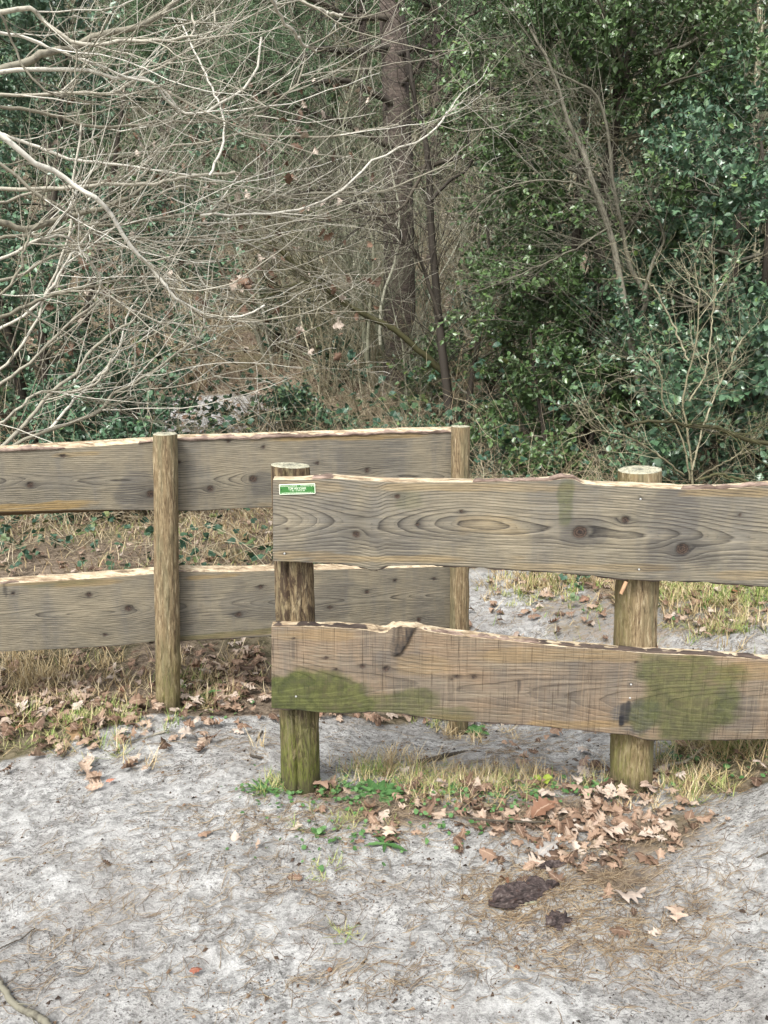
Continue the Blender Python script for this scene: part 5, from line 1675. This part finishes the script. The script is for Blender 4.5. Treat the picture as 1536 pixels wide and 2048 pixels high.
# simple leaves farther away on the slope
n = 22000
xs_ = rl.uniform(-12, 12, n); ys_ = 6.5 + 22 * rl.random(n) ** 1.5
kp_ = np.abs(xs_) < ys_ * 0.6 + 0.5; xs_, ys_ = xs_[kp_], ys_[kp_]; n = len(xs_)
z = height(xs_, ys_, False) + 0.02
a = rl.uniform(0, 2 * PI, n)
v, f = place(LEAF_V, LEAF_F, np.stack([xs_, ys_, z], -1), np.stack([np.cos(a), np.sin(a), rl.normal(0, .2, n)], -1), norm(rl.normal(size=(n, 3)) * 0.5 + [0, -.2, 1]), rl.uniform(0.06, 0.12, n))
mb = MB(); mb.add(v, tris=f, tint=np.repeat(rl.uniform(0.35, 0.97, n), len(LEAF_V)))
tag(mb.build('slope_leaf_litter', M['oak'], smooth=False), 'dead leaves covering the slope under the far trees', 'leaves', kind='stuff')

# ------------------------------------------------------------------ pine needles and crumbs on the sand
rn = np.random.default_rng(101)
pts_ = []
for px, py, sx, sy, k in [(1100, 1800, 110, 45, 620), (1200, 1890, 130, 45, 500), (1020, 1790, 60, 20, 160), (560, 1640, 90, 25, 220), (780, 1640, 150, 30, 260), (1180, 1720, 120, 35, 300), (620, 1760, 90, 25, 90), (820, 1960, 160, 30, 120),
                          (330, 1860, 120, 60, 90), (300, 1700, 150, 60, 110), (1400, 1800, 90, 60, 130), (1080, 1560, 120, 30, 320), (1000, 1490, 90, 25, 200), (1080, 1230, 190, 55, 800), (1400, 1240, 90, 30, 300), (80, 1900, 80, 60, 60), (600, 1900, 300, 80, 180), (1250, 1620, 120, 50, 240), (460, 1500, 90, 40, 100)]:
    for _ in range(int(k * 0.75)):
        g = ground_at(px + rn.normal() * sx, py + rn.normal() * sy)
        pts_.append(g[:2])
u = np.stack([rn.uniform(-1.5, 1.8, 1100), rn.uniform(0.95, 3.2, 1100)], -1)
pts_ = np.concatenate([np.array(pts_), u])
pair = np.repeat(pts_, 2, 0)
n = len(pair)
a = np.repeat(rn.normal(0.5, 0.9, len(pts_)), 2) + rn.normal(0, 0.22, n)
st = np.stack([pair[:, 0], pair[:, 1], np.zeros(n)], -1)
d = np.stack([np.cos(a), np.sin(a), np.zeros(n)], -1)
L = rn.uniform(0.025, 0.065, n)
nd = grow(st, d, L, 4, 0.03, (0, 0, 0), rn)
cv = rn.normal(0, 0.10, n)[:, None] * np.linspace(-1, 1, 4)[None] ** 2 * L[:, None]
nd[..., 0] += -np.sin(a)[:, None] * cv * 2; nd[..., 1] += np.cos(a)[:, None] * cv * 2
nd[..., 2] = height(nd[..., 0].ravel(), nd[..., 1].ravel()).reshape(n, 4) + 0.002 + rn.uniform(0, 0.008, n)[:, None] * np.linspace(0.2, 1, 4)[None]
mb = MB(); v, q = tubes(nd, np.full((n, 4), 0.00058), 3); mb.add(v, quads=q, tint=np.repeat(rn.uniform(0, 1, n), 12))
tag(mb.build('pine_needles', M['needle']), 'fallen tan pine needles strewn over the sand', 'needles', kind='stuff')
# dark crumbs, bits of bark and twig on the sand
n = 20000
x = rn.uniform(-1.9, 2.1, n); y = 0.9 + 2.6 * rn.random(n) ** 1.2
kp = rn.random(n) < 0.25 + 0.75 * sst(fbm(x * 3, y * 3, seed=55), -0.2, 0.25)
x, y = x[kp], y[kp]; n = len(x)
a = rn.normal(0.1, 0.8, n)
v, f = place(np.array([(0, 0.22, 0), (0.3, -0.25, 0.2), (1, 0.05, 0.05), (0.55, 0.3, 0.35)]), np.array([(0, 1, 3), (1, 2, 3), (0, 3, 2)]),
             np.stack([x, y, height(x, y) + 0.0008], -1), np.stack([np.cos(a), np.sin(a), rn.normal(0, .15, n)], -1), norm(rn.normal(size=(n, 3)) * 0.3 + [0, 0, 1]), rn.uniform(0.002, 0.008, n) * (1 + 1.5 * (rn.random(n) < 0.08)))
mb = MB(); mb.add(v, tris=f, tint=np.repeat(np.clip(rn.normal(0.3, 0.3, n), 0, 0.98), 4))
tag(mb.build('ground_crumbs', M['debris'], smooth=False), 'dark crumbs of bark and twig scattered on the sand', 'debris', kind='stuff')

# ------------------------------------------------------------------ grass
rg = np.random.default_rng(120)


def blades(xy, L, wid, lean, rng, trop=-0.10, P=5):
    n = len(xy)
    z = height(xy[:, 0], xy[:, 1])
    st = np.stack([xy[:, 0], xy[:, 1], z], -1)
    a = rng.uniform(0, 2 * PI, n)
    d = np.stack([np.cos(a) * lean, np.sin(a) * lean, np.ones(n)], -1)
    b = grow(st, d, L, P, 0.06, (0, 0, trop), rng)
    zz = height(b[..., 0].ravel(), b[..., 1].ravel(), False).reshape(n, P)
    b[..., 2] = np.maximum(b[..., 2], zz + 0.003)
    side = np.stack([-np.sin(a), np.cos(a), np.zeros(n)], -1)
    w = wid[:, None] * np.array([1, 1, .85, .55, .08])[None, :P]
    v = np.stack([b - side[:, None] * w[..., None], b + side[:, None] * w[..., None]], 2)
    q = grid_quads(2, P)
    q = (q[None] + (np.arange(n) * P * 2)[:, None, None]).reshape(-1, 4)
    return v.reshape(-1, 3), q, P * 2


def tufts(name, label, mat, specs, rng, tint=(0, 1), extra=None, cat='grass'):
    xy, LL = [], []
    for px, py, sx, sy, k, Lm in specs:
        nt = max(1, k // 14)
        for _ in range(nt):
            g = ground_at(px + rng.normal() * sx, py + rng.normal() * sy)
            for _ in range(14):
                xy.append((g[0] + rng.normal() * 0.014, g[1] + rng.normal() * 0.014)); LL.append(Lm * rng.uniform(0.5, 1.25))
    if extra is not None:
        xy = xy + [tuple(p) for p in extra[0]]; LL = LL + list(extra[1])
    xy = np.array(xy); LL = np.array(LL)
    v, q, k = blades(xy, LL, rng.uniform(0.0007, 0.0016, len(xy)) * np.clip(xy[:, 1] / 2.5, 0.8, 2), rng.uniform(0.2, 1.6, len(xy)), rng)
    mb = MB(); mb.add(v, quads=q, tint=np.repeat(rng.uniform(tint[0], tint[1], len(xy)), k))
    return tag(mb.build(name, mat), label, cat, kind='stuff')


gd = lambda x, y: litter_mask(x, y) * sst(fbm(x * 2.4, y * 2.4, seed=44), -0.15, 0.3)
e1 = sample(9000, -3.2, 3.2, 2.2, 7.5, gd, rg)
tufts('green_grass', 'sparse green grass in tufts round the posts and on the bank', M['grass'],
      [(900, 1565, 80, 14, 500, .06), (700, 1560, 50, 10, 160, .05), (1450, 1490, 60, 14, 800, .10), (1390, 1580, 40, 20, 260, .06), (540, 1575, 18, 8, 200, .05), (950, 1580, 60, 14, 260, .06), (1090, 1175, 60, 12, 500, .07),
       (1350, 1195, 60, 16, 900, .09), (1500, 1190, 40, 16, 900, .10), (1120, 1165, 60, 10, 300, .06), (1150, 1200, 90, 20, 300, .04), (1060, 1190, 80, 20, 200, .035), (1450, 1260, 60, 12, 400, .06), (100, 1470, 80, 30, 700, .07), (400, 1390, 40, 20, 340, .07), (900, 1445, 40, 8, 150, .05), (650, 1750, 14, 8, 26, .05), (690, 1870, 20, 8, 40, .035), (1190, 1575, 30, 6, 90, .06), (600, 1740, 60, 30, 40, .03),
       (690, 1640, 60, 20, 160, .04), (280, 1440, 60, 15, 200, .06), (760, 1545, 40, 8, 160, .06)],
      rg, (0.0, 0.55), (e1[:4000], rg.uniform(0.03, 0.10, 4000)))
tufts('dry_grass', 'pale straw coloured dead grass between the leaves', M['straw'],
      [(880, 1560, 100, 14, 700, .07), (1440, 1500, 60, 16, 700, .14), (1390, 1560, 50, 30, 360, .08), (780, 1530, 50, 8, 300, .07), (1090, 1175, 70, 16, 900, .09), (1350, 1200, 70, 20, 800, .10), (1480, 1250, 60, 20, 500, .08),
       (150, 1420, 140, 40, 1000, .09), (430, 1370, 60, 30, 500, .08), (940, 1480, 40, 10, 200, .06), (60, 1350, 60, 30, 800, .12), (1000, 1560, 90, 14, 400, .07), (470, 1060, 60, 30, 900, .12), (960, 1590, 90, 14, 260, .06), (1300, 1600, 60, 20, 200, .05)],
      rg, (0.0, 1.0), (np.concatenate([e1[4000:6500], sample(4500, -4.5, 5, 3.2, 8.0, lambda x, y: litter_mask(x, y), rg)]), np.concatenate([rg.uniform(0.02, 0.08, 2500), rg.uniform(0.04, 0.15, 4500)])))

# ------------------------------------------------------------------ small things on the ground
def ground_stick(name, label, pts, w0, w1, mat, seed, lift=0.004, cat='stick', twigs=0, Ys=None, rough=0.15, sides=9):
    rng = np.random.default_rng(seed)
    p = np.array([ground_at(x, y) for x, y in pts])
    c = smooth_line(p, 40)
    sc = c[:, 1] / F
    R = np.linspace(w0, w1, 40) / 2 * sc
    c[:, 2] = height(c[:, 0], c[:, 1], False) + R * 0.7 + lift * (0.5 + 0.5 * np.sin(np.linspace(0, 9, 40)))
    c += rng.normal(size=c.shape) * 0.0008
    R = R * (1 + rough * rng.normal(size=40) * 0.6)
    m = MB(); v, q = tubes(c[None], R[None], sides); m.add(v, quads=q, tint=rng.uniform(.3, .7))
    m.add(v.reshape(40, sides, 3)[-1], tris=[(0, k, k + 1) for k in range(1, sides - 1)], tint=0.9)
    if twigs:
        s, d, r = spawn(c[None], R[None], twigs, 0.1, 0.95, (0.3, 1.0), rng)
        b = grow(s, d * np.array([1, 1, 0.2]), rng.uniform(0.03, 0.12, twigs), 6, 0.1, (0, 0, 0), rng)
        v, q = tubes(b, taper(np.minimum(r * 0.6, 0.002), 6, 0.4), 5); m.add(v, quads=q, tint=0.5)
    o = m.build(name, mat)
    return tag(o, label, cat)


ground_stick('stick', 'bent greyish stick on the sand in the lower corner', [(-20, 1950), (5, 1985), (30, 2015), (70, 2035), (95, 2060), (110, 2090)], 13, 19, M['twig_mid'], 1, lift=0.012, twigs=2)
ground_stick('stick', 'dark curved stick lying on the sand under the lower plank', [(835, 1530), (870, 1522), (900, 1512), (930, 1508), (960, 1508)], 12, 7, M['twig_dark'], 2)
ground_stick('stick', 'long thin dark twig lying across the leaf pile', [(925, 1642), (1000, 1655), (1080, 1652), (1150, 1632), (1210, 1600), (1260, 1570), (1330, 1545)], 4, 6, M['twig_dark'], 3, lift=0.02, twigs=3)
ground_stick('stick', 'pale twig lying at the grassy bank beside the post', [(1300, 1560), (1350, 1535), (1390, 1515), (1420, 1500)], 7, 5, M['twig_pale'], 4, lift=0.02)
ground_stick('stick', 'short pale stick at the sand edge near the slim post', [(255, 1490), (290, 1478), (330, 1466)], 4, 6, M['twig_pale'], 5)
ground_stick('stick', 'grey stick half hidden in the grass under the farther fence', [(-10, 1460), (30, 1457), (70, 1456)], 7, 5, M['twig_grey'], 6)
ground_stick('stick', 'thin dark twig on the sand left of the leaf pile', [(0, 1900), (40, 1880), (70, 1860)], 3, 3, M['twig_dark'], 7)
ground_stick('stick', 'short grey weathered stick between the two bark chunks', [(1050, 1812), (1090, 1808), (1148, 1795)], 9, 10, M['twig_grey'], 8)
ground_stick('stick', 'dark thin twig on the sand at the far edge', [(1460, 1745), (1500, 1725), (1545, 1705)], 3, 4, M['twig_dark'], 9)
ground_stick('stick', 'black twig on the sand between the fences', [(525, 1465), (480, 1490), (505, 1500), (525, 1512)][0:1] + [(500, 1508), (522, 1520)], 5, 6, M['twig_dark'], 10)


def bark_chunk(label, px, py, wpx, hpx, rot, seed):
    rng = np.random.default_rng(seed)
    g = ground_at(px, py)
    sc = g[1] / F
    L, W = wpx * sc, hpx * sc
    nU, nV = 40, 44
    th = np.arange(nU) / nU * 2 * PI; u = np.linspace(-1, 1, nV)
    TH, UU = np.meshgrid(th, u)
    e = np.sqrt(np.clip(1 - np.abs(UU) ** 5, 0.0, 1))
    ridg = np.abs(fbm(UU * 1.6, np.cos(TH) * 6.5, np.sin(TH) * 3.5, seed=seed, oct=4))
    r = e * (0.7 + 0.8 * ridg) * (1 + 0.22 * np.sign(np.sin(TH * 3 + 2 * UU)) + 0.15 * fbm(UU * 9, np.cos(TH) * 6, np.sin(TH) * 6, seed=seed + 5))
    x = UU * L / 2; y = r * np.cos(TH) * W * 0.46; z = np.where(np.sin(TH) > 0, 0.52, 0.12) * r * np.sin(TH) * W * 0.8
    x = x + 0.22 * L * fbm(np.cos(TH) * 2, np.sin(TH) * 2, UU * 0, seed=seed + 1) * np.abs(UU)
    c, s_ = math.cos(rot), math.sin(rot)
    V = np.stack([g[0] + x * c - y * s_, g[1] + x * s_ + y * c, g[2] + 0.006 + z], -1)
    m = MB(); m.add(V, quads=grid_quads(nU, nV, True))
    return tag(m.build('bark_chunk', M['char'], smooth=False), label, 'bark')


mch = NT('dark_rotten_bark')
pp_ = mch.obj()
na = mch.noise(mch.scale(pp_, (1, 2.4, 1)), 60, 6, 0.7)
nb_ = mch.noise(pp_, 50, 4, 0.7)
cc = mch.ramp(na, [(0.35, (0.012, 0.009, 0.008)), (0.50, (0.05, 0.035, 0.032)), (0.64, (0.12, 0.095, 0.085)), (0.8, (0.32, 0.30, 0.28))])
cc = mch.mix(mch.step(nb_, 0.55, 0.7, 0, 0.6), cc, (0.09, 0.04, 0.025))
M['char'] = mch.done(cc, 0.8, mch.bump(na, 0.9, 0.006), 0.4)
bark_chunk('large dark chunk of rotten bark lying among the pine needles', 1048, 1795, 150, 62, 0.32, 3)
bark_chunk('smaller dark chunk of bark just below the larger one', 1114, 1850, 55, 50, 0.6, 8)
bark_chunk('flat narrow strip of dark bark under the whitish oak leaf', 1105, 1735, 60, 20, 0.15, 9)


def cone(px, py, r, label):
    g = ground_at(px, py)
    m = MB(); nU, nV = 14, 12
    th = np.arange(nU) / nU * 2 * PI; u = np.linspace(0.02, 0.98, nV)
    TH, UU = np.meshgrid(th, u)
    rr = r * np.sin(PI * UU ** 0.8) * (1 + 0.22 * np.sin(TH * 7 + (np.arange(nV)[:, None] % 2) * PI))
    V = np.stack([g[0] + rr * np.cos(TH), g[1] + rr * np.sin(TH), g[2] - 0.002 + UU * r * 2.1], -1)
    m.add(V, quads=grid_quads(nU, nV, True))
    tag(m.build('seed_cone', M['cone'], smooth=False), label, 'cone')
M['cone'] = plain('cone_brown', (0.20, 0.10, 0.055), 0.8, 0.2)
cone(1034, 1942, 0.009, 'small round brown cone on the pale sand')
cone(660, 2002 - 60, 0.006, 'tiny brown seed cone lower on the sand')


def rosette(label, px, py, size, n, seed, wid=0.3, up=0.5, mat='green', name='rosette_plant'):
    rng = np.random.default_rng(seed)
    g = ground_at(px, py)
    root = thing(name, label, 'plant', tuple(g))
    t = np.linspace(0, 1, 9)
    for k in range(n):
        a = k * 2.4 + rng.normal(0, .2)
        L = size * rng.uniform(0.6, 1.15)
        e = up * rng.uniform(0.4, 1.3) * (1 - 0.3 * k / n)
        w = L * wid * np.sin(PI * t ** 0.75) ** 0.9 * 0.5 + 0.001
        x = L * t * math.cos(e * 0.7); z = L * (math.sin(e) * t - 0.55 * math.sin(e) * t ** 2) + 0.004
        rows = []
        for i in range(9):
            for f in (-1, -0.5, 0, 0.5, 1):
                yy = w[i] * f; zz = z[i] + abs(f) * w[i] * 0.35 + 0.0015 * math.sin(i * 2.3 + f * 3 + k)
                rows.append((g[0] + x[i] * math.cos(a) - yy * math.sin(a), g[1] + x[i] * math.sin(a) + yy * math.cos(a), g[2] + zz))
        m = MB(); m.add(rows, quads=grid_quads(5, 9), tint=rng.uniform(0, 1))
        m.build('leaf', M[mat], root)
    return root


rosette('leafy green rosette plant growing between the posts of the nearer fence', 755, 1597, 0.085, 15, 1)
rosette('small green seedling left of the leafy rosette plant', 700, 1590, 0.06, 5, 2, 0.42, 0.3)
rosette('flattened green plantain lying on the sand', 770, 1690, 0.065, 6, 3, 0.22, 0.25)
rosette('pale green broad leaves at the foot of the post beside the leaf pile', 1205, 1588, 0.075, 4, 4, 0.22, 0.7)
M['lime'] = leaf_material('lime_leaf', [(0, (0.28, 0.38, 0.05)), (1, (0.40, 0.46, 0.08))], 0.6, 0.3)
rosette('bright yellow green leaf pair standing in the leaves', 1083, 1566, 0.045, 3, 5, 0.8, 1.1, 'lime')
rosette('tiny two leaved seedling on the sand below the mossy post', 633, 1672, 0.035, 4, 6, 0.5, 0.3)
rosette('small weed with narrow leaves right of the slim farther post', 400, 1396, 0.09, 9, 7, 0.22, 0.6)
rosette('bright green sprig beside the mossy post', 525, 1582, 0.07, 16, 8, 0.10, 0.6)
rosette('round leaved dark green weed on the sand beside the far post', 955, 1468, 0.06, 8, 9, 0.5, 0.4)
rosette('bluish leaved seedling beside the right post under the lower plank', 1336, 1520, 0.05, 6, 10, 0.6, 0.9, 'bramble_leaf')

wl = []
for px, py, sx, sy, k in [(880, 1585, 110, 14, 420), (700, 1595, 60, 14, 200), (1000, 1600, 80, 16, 200), (680, 1680, 90, 30, 130), (1180, 1590, 70, 14, 150), (1430, 1520, 60, 20, 260), (560, 1590, 50, 14, 130), (880, 1660, 90, 20, 90), (380, 1400, 50, 14, 130), (1400, 1200, 90, 20, 260)]:
    for _ in range(int(k * 0.5)):
        g = ground_at(px + rg.normal() * sx, py + rg.normal() * sy); wl.append(g)
wl = np.array(wl); n = len(wl)
wl[:, 2] = height(wl[:, 0], wl[:, 1]) + rg.uniform(0.002, 0.02, n)
a = rg.uniform(0, 2 * PI, n)
v, f = place(LEAF_V * np.array([1, 1.6, 1]), LEAF_F, wl, np.stack([np.cos(a), np.sin(a), rg.uniform(0, .6, n)], -1), norm(rg.normal(size=(n, 3)) * 0.4 + [0, 0, 1]), rg.uniform(0.007, 0.018, n) * np.clip(wl[:, 1] / 2.3, 1, 2))
mb = MB(); mb.add(v, tris=f, tint=np.repeat(rg.uniform(0, .99, n), len(LEAF_V)))
tag(mb.build('ground_weeds', M['green'], smooth=False), 'tiny green weeds sprouting among leaves and grass near the posts', 'weeds', kind='stuff')

# dead brown leaves caught in the bare shrub
t = thing('dead_leaf_cluster', 'cluster of dry orange brown leaves caught in the twigs above the fence', 'leaves', tuple(at(478, 575, 4.0)))
for k in range(7):
    tv, tf = TPL[k]
    c = at(478 + rl.normal() * 12, 572 + rl.normal() * 12, 4.0 + 0.02 * k)
    v, f = place(tv, tf, c[None], rl.normal(size=(1, 3)) + [[0, 0, -1.0]], rl.normal(size=(1, 3)), np.array([0.075]))
    m = MB(); m.add(v, quads=f, tint=0.55 + 0.06 * k)
    m.build('leaf', M['oak'], t)
dl = MB()
for k in range(260):
    tv, tf = TPL[k % 12]
    px_, py_ = rl.uniform(100, 760), rl.uniform(150, 720)
    c = at(px_, py_, rl.uniform(4.2, 7.5))
    v, f = place(tv, tf, c[None], rl.normal(size=(1, 3)) + [[0, 0, -1.0]], rl.normal(size=(1, 3)), np.array([rl.uniform(.04, .08)]))
    dl.add(v, quads=f, tint=rl.choice([0.1, 0.2, 0.3, 0.98]))
tag(dl.build('clinging_leaves', M['oak']), 'scattered dead brown leaves clinging in the bare twigs', 'leaves', kind='stuff')
